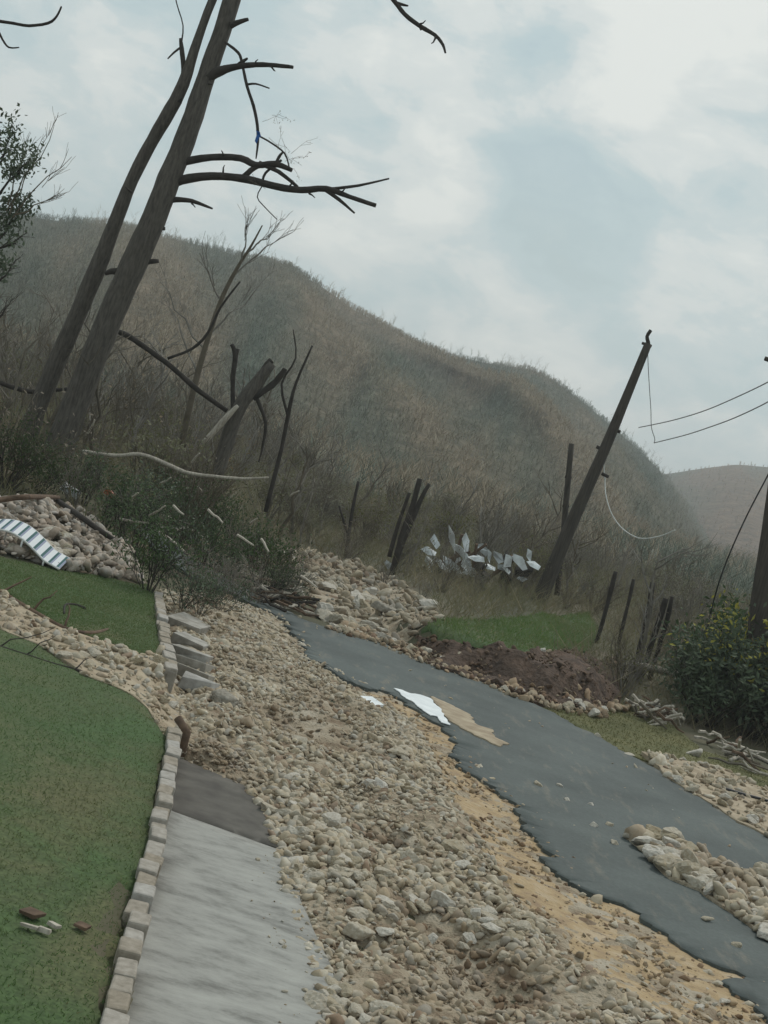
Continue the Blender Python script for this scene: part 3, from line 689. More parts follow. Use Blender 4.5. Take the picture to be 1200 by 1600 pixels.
big_rock(1195, 1465, 70, 'largest cream boulder of the heap on the road at right edge', 3, (1, .9, .75), .9, .08)
big_rock(1085, 1385, 56, 'rounded boulder in the middle of the heap on the road', 4, (1, .8, .8), 2.0, .08)
big_rock(1103, 1438, 28, 'lone rock on the asphalt below the heap', 5, (1, .7, .6), .3, .08)
big_rock(600, 955, 52, 'flat grey boulder on the pile at the far end of the road', 0, (1, .8, .6), 0, .1, m=M['slab'])
big_rock(195, 850, 34, 'long pale rock at the rim of the stone mound by the shrubs', 2, (1.1, .6, .5), .1, .05)
big_rock(980, 1180, 24, 'small pale rock where verge and sand bank meet', 3, (1, .7, .5), .5, .05)
big_rock(665, 1003, 20, 'rusty brown rock on the lip of the bank', 4, (1, .9, .9), .5, .03, m=M['red'])

# ---------------------------------------------------------------- kerb walls of single blocks
def kerb(ya, yb, label, pitch=.33, wd=.15):
    root = empty('retaining_kerb', (float(kerb_x(ya)), ya, float(zt(kerb_x(ya) + .4, ya))), label, 'kerb')
    y = ya
    while y < yb:
        L = pitch * random.uniform(.8, 1.15); ym = y + L / 2
        x = float(kerb_x(ym)); dx = float(kerb_x(ym + .2) - kerb_x(ym - .2)) / .4
        t = Vector((dx, 1, 0)).normalized(); s = Vector((t.y, -t.x, 0)); a = random.uniform(-.05, .05)
        up = Vector((random.uniform(-.05, .05), random.uniform(-.05, .05), 1)).normalized()
        t2 = (t + s * a).normalized(); s2 = t2.cross(up).normalized(); up2 = s2.cross(t2)
        top = .43 + random.uniform(-.025, .03); lo = -.05
        mb = MB().box((x + random.uniform(-.014, .014), ym, (top + lo) / 2), s2, t2, up2, wd / 2 * random.uniform(.92, 1.1), L / 2 - .009, (top - lo) / 2, .008)
        o = mb.build('block', M['block'], root, origin=root.location); bevel(o, .018)
        y += L
    m = MB()
    ys = np.arange(ya, yb, .5)
    for a, b in zip(ys, list(ys[1:]) + [yb]):
        pa = Vector((float(kerb_x(a)), a, .18)); pb = Vector((float(kerb_x(b)), b, .18)); t = (pb - pa).normalized(); s = Vector((t.y, -t.x, 0))
        m.box((pa + pb) / 2, s, t, Vector((0, 0, 1)), wd / 2 - .03, (pb - pa).length / 2, .2)
    child(m, 'mortar', M['slab'], root, False)
    return root
kerb(5.0, 17.25, 'low retaining wall of pale blocks between the near lawn and the concrete path')
kerb(20.9, 27.9, 'short low block wall edging the far lawn beside the tilted slabs', pitch=.42, wd=.17)
# dark pipe stub at the broken end of the near wall
q = ground([(282, 1185)])[0]
m = MB().tube([(q[0], q[1], q[2] - .1), (q[0] - .02, q[1] + .05, q[2] + .3), (q[0] - .18, q[1] + .12, q[2] + .42)], [.05, .05, .05], 8)
tag(m.build('bent_pipe', M['branch_brown'], smooth=True, origin=q), 'dark rusty bent pipe stub at the broken end of the near block wall', 'pipe')

# tilted slabs
for i, (u, v, w, d, tl) in enumerate([(296, 972, .78, .85, .03), (300, 1000, .62, .5, .07), (302, 1017, .68, .5, .08), (304, 1033, .7, .5, .09), (306, 1050, .62, .5, .12), (310, 1064, .6, .3, .1)]):
    q = ground([(u, v)], .1)[0]; rz = -.12 + random.uniform(-.05, .05)
    x = Vector((math.cos(rz), math.sin(rz), -.04)).normalized(); y = Vector((-math.sin(rz), math.cos(rz), -tl)); y = (y - x * x.dot(y)).normalized(); z = x.cross(y)
    o = MB().box((0, 0, 0), x, y, z, w * .42, d * .6, .085, .045).build('concrete_slab', M['slab']); o.location = (q[0], q[1], q[2] - .055); bevel(o, .012)
    tag(o, ['broad flat concrete slab at the top of the slab row, against the shrubs', 'second tilted concrete slab from the top of the slab row', 'third tilted concrete slab from the top of the slab row', 'fourth tilted concrete slab, with the dark gap under it', 'fifth tilted concrete slab from the top of the slab row', 'lowest small concrete slab of the row, half buried in rubble'][i], 'slab', 'tilted concrete slabs beside the far kerb')

# white sheet on the road
wp = wpoly([(615, 1076), (628, 1079), (640, 1084), (655, 1086), (672, 1092), (680, 1102), (688, 1107), (693, 1118), (702, 1134), (690, 1130), (682, 1120), (672, 1119), (664, 1113), (654, 1107), (645, 1097), (634, 1092)], .08)
cx_, cy_ = wp.mean(0)
b = ragged(wp, .05, .03, 0, 6); V = []; nb = len(b)
mb = MB()
for k_, hz in ((0, .082), (1, .094)):
    for (x, y) in b: mb.v.append(Vector((x, y, hz + .04 * max(0, float(fbm(x * 2, y * 2, 2))) + float(zt(x, y)))))
mb.f.append(tuple(range(nb, 2 * nb))); mb.f.append(tuple(range(nb))[::-1])
for i in range(nb): mb.f.append((i, (i + 1) % nb, nb + (i + 1) % nb, nb + i))
tag(mb.build('white_sheet', M['white'], origin=(cx_, cy_, .1)), 'torn bright white sheet lying flat on the asphalt by the sand patch', 'sheet')
q = ground([(578, 1104)])[0]
tag(MB().box((0, 0, 0), Vector((.8, .6, .1)).normalized(), Vector((-.6, .8, .1)).normalized(), Vector((0, 0, 1)), .12, .18, .012, .01).build('white_scrap', M['white'], origin=(0, 0, 0)), 'small white scrap in the rubble near the road edge', 'scrap').location = (q[0], q[1], q[2] + .09)

# ---------------------------------------------------------------- trees, generators
def crook(p0, p1, k, amp):
    p0, p1 = Vector(p0), Vector(p1); L = (p1 - p0).length; out = []
    for i in range(k + 1):
        t = i / k; e = math.sin(math.pi * t) ** .5 if 0 < t < 1 else 0
        out.append(p0.lerp(p1, t) + Vector([random.uniform(-1, 1) for _ in range(3)]) * amp * L * e)
    return out
def grow(mb, tips, p, d, L, r, depth, n=5, spread=.6, up=.15, kids=(2, 4), minr=.004):
    k = 4 if depth > 1 else 3
    pts = [p]; dd = d.normalized()
    for i in range(k):
        dd = (dd + Vector([random.uniform(-.22, .22) for _ in range(3)]) + Vector((0, 0, up * .3))).normalized(); pts.append(pts[-1] + dd * L / k)
    rad = [max(minr, r * (1 - .55 * i / k)) for i in range(k + 1)]
    mb.tube(pts, rad, n if depth > 1 else 3, cap=(depth > 1))
    if depth == 0:
        tips.append((pts[-1], dd)); tips.append((pts[-2], dd)); return
    for c in range(random.randint(*kids)):
        t = random.uniform(.35, 1.0); i = min(k - 1, int(t * k)); q = pts[i].lerp(pts[i + 1], t * k - i)
        a = Vector([random.uniform(-1, 1) for _ in range(3)]); a = (a - dd * a.dot(dd)).normalized()
        nd = (dd + a * random.uniform(spread * .6, spread * 1.5) + Vector((0, 0, up))).normalized()
        grow(mb, tips, q, nd, L * random.uniform(.45, .75), r * .52, depth - 1, n, spread, up, kids, minr)
def leaves(mb, tips, n, size, rad, flat=0.0):
    for _ in range(n):
        p, d = random.choice(tips); c = p + Vector([random.gauss(0, rad) for _ in range(3)])
        a = Vector([random.gauss(0, 1) for _ in range(3)]).normalized(); b_ = a.orthogonal().normalized(); s = size * random.uniform(.5, 1.3)
        c2 = a.cross(b_)
        mb.quad(c - a * s, c + b_ * s * .42 + c2 * s * .12, c + a * s, c - b_ * s * .42 + c2 * s * .12)
def proto(fn):
    """builds parts as meshes around the origin: list of (part name, mesh)"""
    out = []
    for nm, mb, m, sm in fn():
        me = bpy.data.meshes.new(nm); me.from_pydata([tuple(v) for v in mb.v], [], mb.f); me.materials.append(m); me.update()
        if sm: me.polygons.foreach_set('use_smooth', np.ones(len(me.polygons), bool))
        out.append((nm, me))
    return out
def place(pr, name, loc, s, rz, label, cat, group, lean=(0, 0)):
    o = empty(name, loc, label, cat, group); o.rotation_euler = (lean[0], lean[1], rz); o.scale = (s, s, s) if not isinstance(s, tuple) else s
    for nm, me in pr:
        c = bpy.data.objects.new(nm, me); link(c, o)
        if nm in ('branches', 'stems', 'foliage', 'yellow_leaves'): tag(c, kind='stuff')
    return o
def f_sapling(h, kids, depth=3, stems=1):
    def f():
        t = MB(); b = MB(); tips = []
        for s in range(stems):
            dx = Vector((random.uniform(-.3, .3), random.uniform(-.3, .3), 1)).normalized() * (h * random.uniform(.75, 1))
            base = Vector((random.uniform(-.12, .12), random.uniform(-.12, .12), -.15)) if stems > 1 else Vector((0, 0, -.15))
            pts = crook(base, base + dx, 6, .035); r0 = .018 * h / math.sqrt(stems)
            t.tube(pts, [r0 * (1 - .12 * i) for i in range(7)], 6)
            for c in range(kids):
                k = random.uniform(1.2, 5.9); i = int(k); p = pts[i].lerp(pts[i + 1], k - i)
                a = random.uniform(0, 6.28); d = Vector((math.cos(a), math.sin(a), random.uniform(.5, 1.6)))
                grow(b, tips, p, d, h * random.uniform(.14, .3), r0 * .42, depth - 1, 4, .6, .2, (2, 3), .0055)
        return [('trunk', t, M['twig'], True), ('branches', b, M['twig'], False)]
    return f
def f_shrub(h, nst, leafn, leafm, size, spread=.9, depth=2, twig='twig', rad=.08, tipm=None, tipn=0):
    def f():
        b = MB(); tips = []; l = MB()
        for s in range(nst):
            a = random.uniform(0, 6.28); e = random.uniform(0, spread)
            grow(b, tips, Vector((math.cos(a) * .12 * e, math.sin(a) * .12 * e, -.1)), Vector((math.cos(a) * e, math.sin(a) * e, 1)), h * random.uniform(.45, .75), .011 * h, depth, 4, .65, .15, (2, 4), .005)
        out = [('stems', b, M[twig], False)]
        if leafn: leaves(l, tips, leafn, size, rad); out.append(('foliage', l, leafm, False))
        if tipn:
            z = sorted(tips, key=lambda q: -q[0].z)[:max(4, len(tips) // 5)]; y = MB(); leaves(y, z, tipn, size * .8, rad * .9); out.append(('yellow_leaves', y, tipm, False))
        return out
    return f
SAP = [proto(f_sapling(1.0 * h, k, 3, s)) for h, k, s in ((4.5, 9, 1), (4.0, 7, 1), (3.6, 4, 2), (5.0, 8, 1), (3.2, 5, 3), (4.2, 5, 2))]
SNAP = [proto(f_sapling(h, k, 2, s)) for h, k, s in ((2.6, 2, 1), (2.2, 1, 2))]
TWG = [proto(f_shrub(h, n, lf, M[m], .05, .8, 2, rad=.1)) for h, n, lf, m in ((2.0, 13, 120, 'leaf_dead'), (1.7, 12, 260, 'leaf_olive'), (2.3, 12, 60, 'leaf_dead'), (1.5, 14, 420, 'leaf_olive'), (1.9, 14, 0, 'leaf_dead'))]
GRN = [proto(f_shrub(h, 11, lf, M['leaf_dark'], s, 1.0, 2, 'twig_dark', .2)) for h, lf, s in ((1.5, 1000, .055), (1.2, 900, .05), (1.8, 1200, .055))]
YEL = [proto(f_shrub(h, 16, 4200, M['leaf_dark'], .08, 1.1, 2, 'twig_dark', .19, M['leaf_yellow'], 300)) for h in (2.0, 1.7)]

def veg_ok(x, y):
    if inpoly(np.array([x]), np.array([y]), ROADP)[0]: return False
    if y < 52 and .028 * y < x < .125 * y: return False
    for p in (mdp, vp, l2, mnd, fpile, bkp, rs):
        if inpoly(np.array([x]), np.array([y]), p)[0]: return False
    return True
def zone(x, y):
    if x < -3.5: return y > 33.5 + max(0, (x + 6)) * .8
    if x < 2: return y > 45 + (x + 3) * .4
    if x < 6.6: return y > 37.5
    return y > 36.6
def in_front(x, y):
    # keeps the view of the big trunk and of the slanting tree open, as in the photograph
    return (y < 42 and -.232 * y < x < -.165 * y) or (y < 44.5 and -.118 * y < x < -.052 * y)
def spots(n, y0, y1, dens=None, open_=False):
    out = []
    while len(out) < n:
        y = y0 + (y1 - y0) * random.random() ** 1.25; hw = .33 * y + 4; x = random.uniform(-hw, hw)
        if zone(x, y) and veg_ok(x, y) and not (open_ and in_front(x, y)) and (dens is None or random.random() < dens(x, y)): out.append((x, y))
    return out
def where(x, y):
    d = np.array([x, y, 1.5]) - CAM; f = d @ FW; u = 600 + FPX * (d @ RC) / f
    a = 'left of the big tree' if u < 110 else 'just right of the big tree' if u < 300 else 'around the slanting broken tree' if u < 470 else 'above the far stone pile' if u < 660 else 'around the white wreckage' if u < 840 else 'right of the leaning pole' if u < 1060 else 'behind the yellow-tipped bushes'
    return a + (', front rows' if y < 48 else ', middle rows' if y < 66 else ', far back')
for x, y in spots(150, 38, 105, lambda x, y: 1.0 if x < -2 else .32, True):
    k = random.randrange(6); s = random.uniform(.65, 1.15) * (1.0 if x < -3 else .75)
    place(SAP[k], 'bare_sapling', (x, y, float(zt(x, y))), s, random.uniform(0, 6.28), ['thin leafless sapling ', 'forked many-stemmed leafless sapling '][k in (2, 4, 5)] + where(x, y), 'tree', ['leafless single-stem saplings ', 'leafless many-stemmed saplings '][k in (2, 4, 5)] + where(x, y), (random.uniform(-.12, .12), random.uniform(-.05, .2)))
for x, y in spots(38, 36, 80, None, True):
    place(random.choice(SNAP), 'snapped_sapling', (x, y, float(zt(x, y))), random.uniform(.7, 1.2), random.uniform(0, 6.28), 'short snapped-off sapling ' + where(x, y), 'tree', 'snapped saplings ' + where(x, y), (random.uniform(-.2, .2), random.uniform(-.2, .3)))
for x, y in spots(290, 34, 95):
    k = random.randrange(5)
    place(TWG[k], 'brush_shrub', (x, y, float(zt(x, y))), random.uniform(.7, 1.45) * (.6 if in_front(x, y) else 1.1 if x < -3 else .95), random.uniform(0, 6.28),
          ['storm-stripped twiggy shrub ', 'straggly olive-leaved shrub '][k in (1, 3)] + where(x, y), 'shrub', ['leafless shrubs ', 'olive-leaved shrubs '][k in (1, 3)] + where(x, y))
for i, (u, v, s) in enumerate([(232, 925, .8), (285, 948, .7), (250, 885, .9), (310, 905, .8), (360, 910, .75), (405, 918, .8), (430, 945, .6), (340, 955, .55), (205, 868, .8), (165, 825, .8), (385, 872, .8), (290, 850, .9), (215, 830, .9), (250, 800, .9), (330, 870, .8), (130, 790, .8), (60, 768, .8), (10, 765, .9)]):
    q = ground([(u, v)])[0]
    place(GRN[i % 3], 'green_shrub', tuple(q), s, i * 1.7, 'dark green leafy shrub ' + ('at the corner of the far lawn' if u < 300 and v > 880 else 'along the stone mound' if u < 300 else 'beside the tilted slabs' if v > 930 else 'at the left end of the far stone pile' if u > 370 else 'in the middle of the green tangle'), 'shrub', 'dark green shrubs behind the far lawn')
for i, (u, v, s) in enumerate([(1105, 1135, 1.1), (1160, 1150, 1.35), (1215, 1160, 1.45), (1270, 1170, 1.4), (1130, 1105, 1.2)]):
    q = ground([(u, v)])[0]
    place(YEL[i % 2], 'flowering_bush', tuple(q), s, i * 2.1, ['leftmost dark green bush with yellowing tips on the verge', 'dark green bush with yellow tips behind the tan boulder', 'dark green yellow-topped bush cut by the right frame edge', 'dark green bush just past the right edge of the verge', 'dark green bush standing behind the yellow-tipped bushes'][i], 'bush', 'dark bushes with yellow tips at right')
for i, (u, v, s) in enumerate([(300, 925, .6), (330, 945, .5), (360, 940, .55), (395, 945, .5), (420, 925, .6), (450, 940, .45), (465, 915, .5), (350, 895, .7), (400, 890, .7), (310, 965, .35), (440, 895, .55), (600, 915, .4), (540, 880, .5), (690, 925, .7), (740, 930, .55), (790, 930, .7), (830, 935, .4), (660, 935, .35)]):
    q = ground([(u, v)])[0]
    place(TWG[[0, 2, 4][i % 3]], 'brush_shrub', tuple(q), s, i * 2.3, 'low bare tangled shrub ' + ('in front of the white wreckage' if u > 640 else 'on the far stone pile' if u > 500 else 'in the debris at the far end of the road'), 'shrub', 'low tangled shrubs at the far end of the road')
# low dry growth under the brush
vz = [(-26, 34), (-9, 33.2), (-4.6, 34), (-3, 41), (1.6, 44), (2.0, 36.5), (4.4, 35.5), (6.4, 35.3), (8, 35.2), (30, 35.5), (34, 110), (-36, 110)]
def dmask(X, Y): return ~inpoly(X, Y, ROADP) & ~inpoly(X, Y, fpile) & ~inpoly(X, Y, mdp)
blades('dry_weeds', vz, 110000, .15, 1.0, .014, [(.15, .15, .08), (.20, .165, .115), (.3, .25, .17)], 'dry weeds and fallen stems under the brush beyond the road', 0, dmask, False)

# ---------------------------------------------------------------- the big storm-broken tree
YT = 41.5
def pxt(path, Y, wob=0.0):
    """path of (u, v, width px): points on a tree standing at distance Y"""
    pts, rad = [], []
    for i, q in enumerate(path):
        y = Y + (q[3] if len(q) > 3 else 0); p = at(q[0], q[1], y); pts.append(p); rad.append(q[2] / 2 / FPX * y)
    return pts, rad
def smooth_path(pts, rad, k=3):
    P, R = [], []
    n = len(pts)
    for i in range(n - 1):
        p0, p1, p2, p3 = pts[max(i - 1, 0)], pts[i], pts[i + 1], pts[min(i + 2, n - 1)]
        for j in range(k):
            t = j / k; P.append(.5 * ((2 * p1) + (p2 - p0) * t + (2 * p0 - 5 * p1 + 4 * p2 - p3) * t * t + (3 * p1 - p0 - 3 * p2 + p3) * t ** 3)); R.append(rad[i] + (rad[i + 1] - rad[i]) * t)
    return P + [pts[-1]], R + [rad[-1]]
def limb(root, name, path, Y, m, n=8, wob=.06, k=3):
    p, r = smooth_path(*pxt(path, Y), k); mb = MB().tube(p, r, n, True, wob); return child(mb, name, m, root)
root = empty('broken_tree', at(82, 742, YT), 'tall double-trunked grey tree with snapped limbs leaning over the left side', 'tree')
limb(root, 'trunk', [(64, 772, 60), (80, 735, 50), (115, 640, 42), (146, 560, 41), (183, 470, 41), (215, 400, 41), (241, 340, 39), (264, 280, 36), (289, 220, 33), (309, 160, 30), (329, 100, 28), (347, 50, 27), (362, 0, 27), (385, -70, 26), (402, -150, 16)], YT, M['bark'], 14, .05)
limb(root, 'trunk', [(28, 735, 36, .8), (58, 640, 28, .8), (100, 540, 28, .8), (139, 450, 28, .7), (160, 400, 26, .6), (183, 340, 22, .5), (207, 280, 20, .4), (238, 220, 20, .3), (266, 172, 21, .1), (287, 130, 19), (303, 80, 15), (324, 20, 13), (348, -40, 13), (360, -90, 9)], YT, M['bark'], 12, .06)
for nm, pth in [
    ('limb', [(262, 290, 18), (283, 281, 15), (330, 275, 13), (380, 279, 13), (430, 291, 12), (470, 297, 11), (510, 295, 10), (545, 307, 8), (587, 321, 7)]),
    ('branch', [(510, 296, 6), (560, 290, 4), (608, 279, 2.5)]), ('branch', [(508, 296, 7), (530, 312, 6), (554, 333, 3)]),
    ('limb', [(268, 262, 16), (290, 252, 13), (330, 246, 11), (375, 247, 11), (400, 258, 11), (430, 256, 10), (456, 266, 7)]),
    ('branch', [(375, 282, 9), (392, 266, 8), (405, 258, 8)]), ('branch', [(405, 255, 8), (435, 268, 7), (465, 292, 5)]), ('branch', [(428, 262, 5), (436, 245, 5), (442, 238, 3)]), ('branch', [(410, 286, 4), (415, 270, 4), (440, 250, 4)]),
    ('limb', [(258, 312, 14), (275, 312, 9), (300, 314, 7), (332, 326, 3)]),
    ('limb', [(322, 122, 18), (345, 111, 14), (370, 104, 10), (400, 101, 8), (430, 102, 7), (458, 105, 5)]), ('branch', [(368, 106, 7), (378, 97, 6), (387, 91, 3)]),
    ('branch', [(360, 40, 10), (372, 35, 8), (388, 30, 5)]),
    ('branch', [(352, 66, 4), (372, 82, 5), (378, 98, 4), (386, 135, 5), (396, 165, 5), (402, 195, 5), (403, 222, 4), (400, 248, 2)]), ('branch', [(386, 132, 4), (400, 131, 3), (421, 138, 2)]),
    ('branch', [(404, 212, 3), (425, 224, 3), (445, 240, 3), (452, 262, 2)]),
    ('hanging_twig', [(410, 290, 2), (402, 308, 1.8), (415, 325, 1.8), (433, 343, 1.5)]),
    ('stub', [(240, 358, 10), (250, 357, 8), (258, 357, 5)]), ('stub', [(216, 412, 12), (232, 409, 9), (248, 408, 6)]), ('stub', [(190, 425, 14), (174, 424, 10), (164, 428, 6)]), ('stub', [(190, 476, 12), (204, 470, 6)]),
    ('limb', [(278, 160, 12), (287, 120, 9), (285, 85, 8), (282, 60, 5)]), ('branch', [(285, 72, 4), (272, 82, 3), (262, 92, 2)]), ('branch', [(283, 70, 3), (286, 40, 2), (276, 5, 2), (270, -30, 1.5)]),
    ('branch', [(165, 408, 8, .6), (180, 350, 7, .6), (190, 310, 6, .7), (205, 265, 4, .8), (212, 250, 2, .8)]), ('branch', [(190, 330, 6, .6), (210, 280, 5, .7), (222, 250, 3, .7), (237, 215, 2, .7)]),
    ('limb', [(396, -125, 14), (450, -150, 12), (520, -110, 10), (575, -50, 8), (615, 0, 8), (632, 22, 7), (655, 40, 7), (680, 55, 6), (692, 70, 5), (696, 83, 3)]), ('branch', [(618, 4, 5), (632, 8, 4), (638, 9, 2)]), ('branch', [(655, 40, 4), (658, 47, 3)])]:
    lo_ = limb(root, nm, [(u, v, w * 1.05, (rest[0] if rest else 0) + (0 if nm == 'stub' else -.004 * max(0, u - 300))) for u, v, w, *rest in pth], YT, M['twig_dark'], 6, .08, 3)
    if nm == 'limb': last_limb = lo_
    elif nm == 'branch' and pth[0][0] > 366 and pth[0][:2] not in ((386, 132), (404, 212)): lo_.parent = last_limb
tw = MB(); tips = []
for u, v in [(425, 200), (435, 225), (450, 240), (460, 262), (440, 190), (470, 250), (430, 305), (455, 225), (445, 272)]:
    grow(tw, tips, at(u - 15, v - 10, YT - .5), Vector((random.uniform(-.4, 1), random.uniform(-.6, .6), random.uniform(-.6, .6))), .55, .006, 1, 3, .8, 0, (2, 3), .004)
lf = MB(); leaves(lf, tips, 60, .028, .04)
tag(child(tw, 'twigs', M['twig'], root, False), kind='stuff'); tag(child(lf, 'dead_leaves', M['leaf_olive'], root, False), kind='stuff')
for u, v, du, dv in [(345, 272, 6, -14), (395, 103, 8, -10), (420, 103, 10, 8), (450, 294, 8, -12), (480, 297, 12, 12), (530, 303, 10, -10), (350, 247, -4, -12), (300, 314, 5, 10), (316, 128, 16, 4), (292, 215, -14, -8), (255, 300, 14, 6), (195, 445, 14, -6), (170, 510, -12, -8), (205, 300, -10, -8), (655, 40, 10, -8), (680, 56, -6, 12)]:
    y_ = YT - .004 * max(0, u - 300); child(MB().tube(crook(at(u, v, y_), at(u + du, v + dv, y_ - .2), 3, .12), [.035, .03, .02, .012], 5), 'stub', M['twig_dark'], root)
mb = MB(); p = at(403, 212, YT - .45); mb.quad(p + Vector((-.09, -.03, .12)), p + Vector((.03, -.05, .1)), p + Vector((.1, -.02, -.02)), p + Vector((.0, .02, -.03))); mb.quad(p + Vector((-.03, -.04, .02)), p + Vector((.06, -.05, .0)), p + Vector((.03, -.03, -.22)), p + Vector((-.04, -.02, -.16)))
tag(mb.build('plastic_scrap', M['blue'], origin=p), 'blue plastic scrap caught on the hanging branch of the broken tree', 'scrap')

# leafy tree at the left edge
YL = 34.0
root = empty('leafy_tree', at(-75, 790, YL), 'tree with dark leaves and bare twigs at the left frame edge', 'tree')
limb(root, 'trunk', [(-95, 840, 34), (-75, 780, 30), (-60, 640, 26), (-45, 480, 22), (-40, 330, 18), (-30, 180, 14), (-40, 40, 10), (-30, -90, 6)], YL, M['bark'], 10)
tips = []; tw = MB()
for a, b_ in [((-42, 420), (20, 340)), ((-40, 340), (30, 270)), ((-45, 480), (10, 430)), ((-35, 300), (10, 230)), ((-42, 400), (25, 380)), ((-50, 540), (5, 490))]:
    p, q = at(*a, YL), at(*b_, YL + random.uniform(-.5, .5)); tw.tube(crook(p, q, 4, .06), [.05, .04, .03, .025, .02], 5)
    for k in range(4): grow(tw, tips, p.lerp(q, random.uniform(.5, 1)), (q - p).normalized() + Vector((0, 0, .3)), .45, .014, 1, 4, .8, .1, (2, 3), .005)
tag(child(tw, 'branches', M['twig_dark'], root, False), kind='stuff')
lf = MB(); leaves(lf, [t for t in tips if t[0].x < at(34, 330, YL).x], 1500, .065, .13); child(lf, 'foliage', M['leaf_dark'], root, False)
tb = MB(); tp2 = []
for a, b_ in [((10, 330), (85, 195)), ((15, 335), (60, 230)), ((20, 340), (112, 245)), ((12, 320), (40, 235)), ((25, 335), (105, 300))]:
    p, q = at(*a, YL), at(*b_, YL + random.uniform(-.6, .6)); tb.tube(crook(p, q, 5, .05), [.02, .017, .014, .011, .009, .005], 5)
    for k in range(4): grow(tb, tp2, p.lerp(q, random.uniform(.35, .95)), (q - p).normalized(), .5, .009, 1, 3, .6, .2, (1, 3), .004)
child(tb, 'bare_twigs', M['twig'], root, False)
limb(root, 'branch', [(-38, 20, 9), (-10, 31, 6), (20, 36, 5), (45, 40, 5), (75, 36, 5), (88, 26, 4), (96, 10, 3)], YL, M['twig_dark'], 5)
limb(root, 'branch', [(-36, 10, 6), (-8, 40, 4), (4, 62, 3.5), (14, 74, 3), (30, 74, 2)], YL, M['twig_dark'], 5)

# the slanting broken tree in the brush
YB = 44.0
root = empty('slanting_broken_tree', at(345, 735, YB), 'snapped tree with pale split trunk slanting in the brush right of the big tree', 'tree')
limb(root, 'trunk', [(338, 745, 22), (352, 700, 22), (372, 640, 24), (400, 600, 22), (425, 568, 14)], YB, M['bark'], 9, .1)
limb(root, 'split_wood', [(318, 692, 9, -.3), (340, 668, 10, -.35), (358, 648, 10, -.35), (372, 634, 6, -.3)], YB, M['bark_pale'], 6, .1)
for pth in ([(355, 642, 8), (310, 610, 9), (270, 575, 9), (230, 545, 9), (200, 525, 10), (184, 518, 9)], [(364, 640, 8), (364, 590, 8), (368, 555, 9), (362, 538, 7)], [(366, 570, 6), (372, 545, 6)], [(395, 622, 12), (425, 602, 11), (440, 585, 11), (446, 576, 8)], [(405, 590, 12), (418, 570, 13), (425, 563, 10)],
            [(262, 560, 5), (300, 545, 5), (325, 520, 5), (345, 480, 4), (375, 440, 3)], [(400, 620, 7), (415, 660, 6), (410, 700, 4), (404, 722, 2)]):
    limb(root, 'branch', pth, YB, M['twig_dark'], 6, .1)
# upright bare tree
YU = 46.0
root = empty('bare_tree', at(285, 690, YU), 'slender leafless tree whose fine twigs reach above the ridge line', 'tree')
limb(root, 'trunk', [(283, 700, 12), (300, 620, 11), (320, 545, 9), (345, 470, 8), (370, 420, 6), (392, 385, 4), (410, 352, 2)], YU, M['twig'], 6)
bt = MB(); tp = []
for a, b_ in [((345, 470), (312, 395)), ((360, 435), (430, 378)), ((378, 410), (385, 350)), ((320, 545), (250, 440)), ((330, 520), (410, 440)), ((385, 395), (425, 365)), ((310, 590), (265, 480))]:
    p, q = at(*a, YU), at(*b_, YU + random.uniform(-1, 1)); bt.tube(crook(p, q, 5, .05), [.035, .03, .025, .02, .016, .01], 5)
    for k in range(5): grow(bt, tp, p.lerp(q, random.uniform(.3, 1)), (q - p).normalized() + Vector((0, 0, .2)), .7, .012, 1, 3, .6, .2, (2, 3), .006)
tag(child(bt, 'branches', M['twig'], root, False), kind='stuff')
# dark stems
def stems(name, paths, Y, label, cat='tree', base=None):
    b0 = base or paths[0][0]
    root = empty(name, at(b0[0], b0[1], Y), label, cat)
    for p in paths: limb(root, 'stem', p, Y, M['twig_dark'], 6, .1)
    return root
stems('snapped_tree', [[(612, 900, 12), (628, 840, 12), (645, 790, 10), (656, 748, 9)], [(622, 865, 9), (645, 810, 9), (660, 775, 8), (671, 756, 6)], [(608, 870, 8), (622, 820, 7), (640, 770, 6)]], 50, 'clump of dark snapped stems left of the white wreckage')
stems('snapped_tree', [[(985, 1075, 8), (1000, 1010, 8), (1012, 960, 9), (1020, 910, 9)], [(998, 1075, 9), (1015, 1015, 9), (1030, 970, 10), (1040, 935, 9)], [(1010, 1075, 8), (1028, 1015, 8), (1042, 970, 8), (1050, 932, 7)]], 41, 'three dark snapped stems standing above the pale log at right')
stems('snapped_tree', [[(930, 1010, 7), (945, 960, 7), (955, 920, 8), (962, 893, 7)], [(965, 1010, 6), (980, 950, 6), (990, 905, 6)]], 45, 'two short dark stumps right of the leaning pole')
stems('snapped_tree', [[(415, 800, 8), (440, 700, 7), (452, 640, 7), (462, 600, 5), (488, 540, 3)], [(450, 650, 5), (440, 600, 4), (462, 560, 3), (458, 515, 2)]], 45, 'thin dark sapling just right of the slanting broken tree')
stems('snapped_tree', [[(530, 905, 6), (540, 870, 6), (550, 800, 6), (560, 752, 5)], [(545, 840, 4), (530, 790, 4)]], 55, 'thin dark stem above the far stone pile')

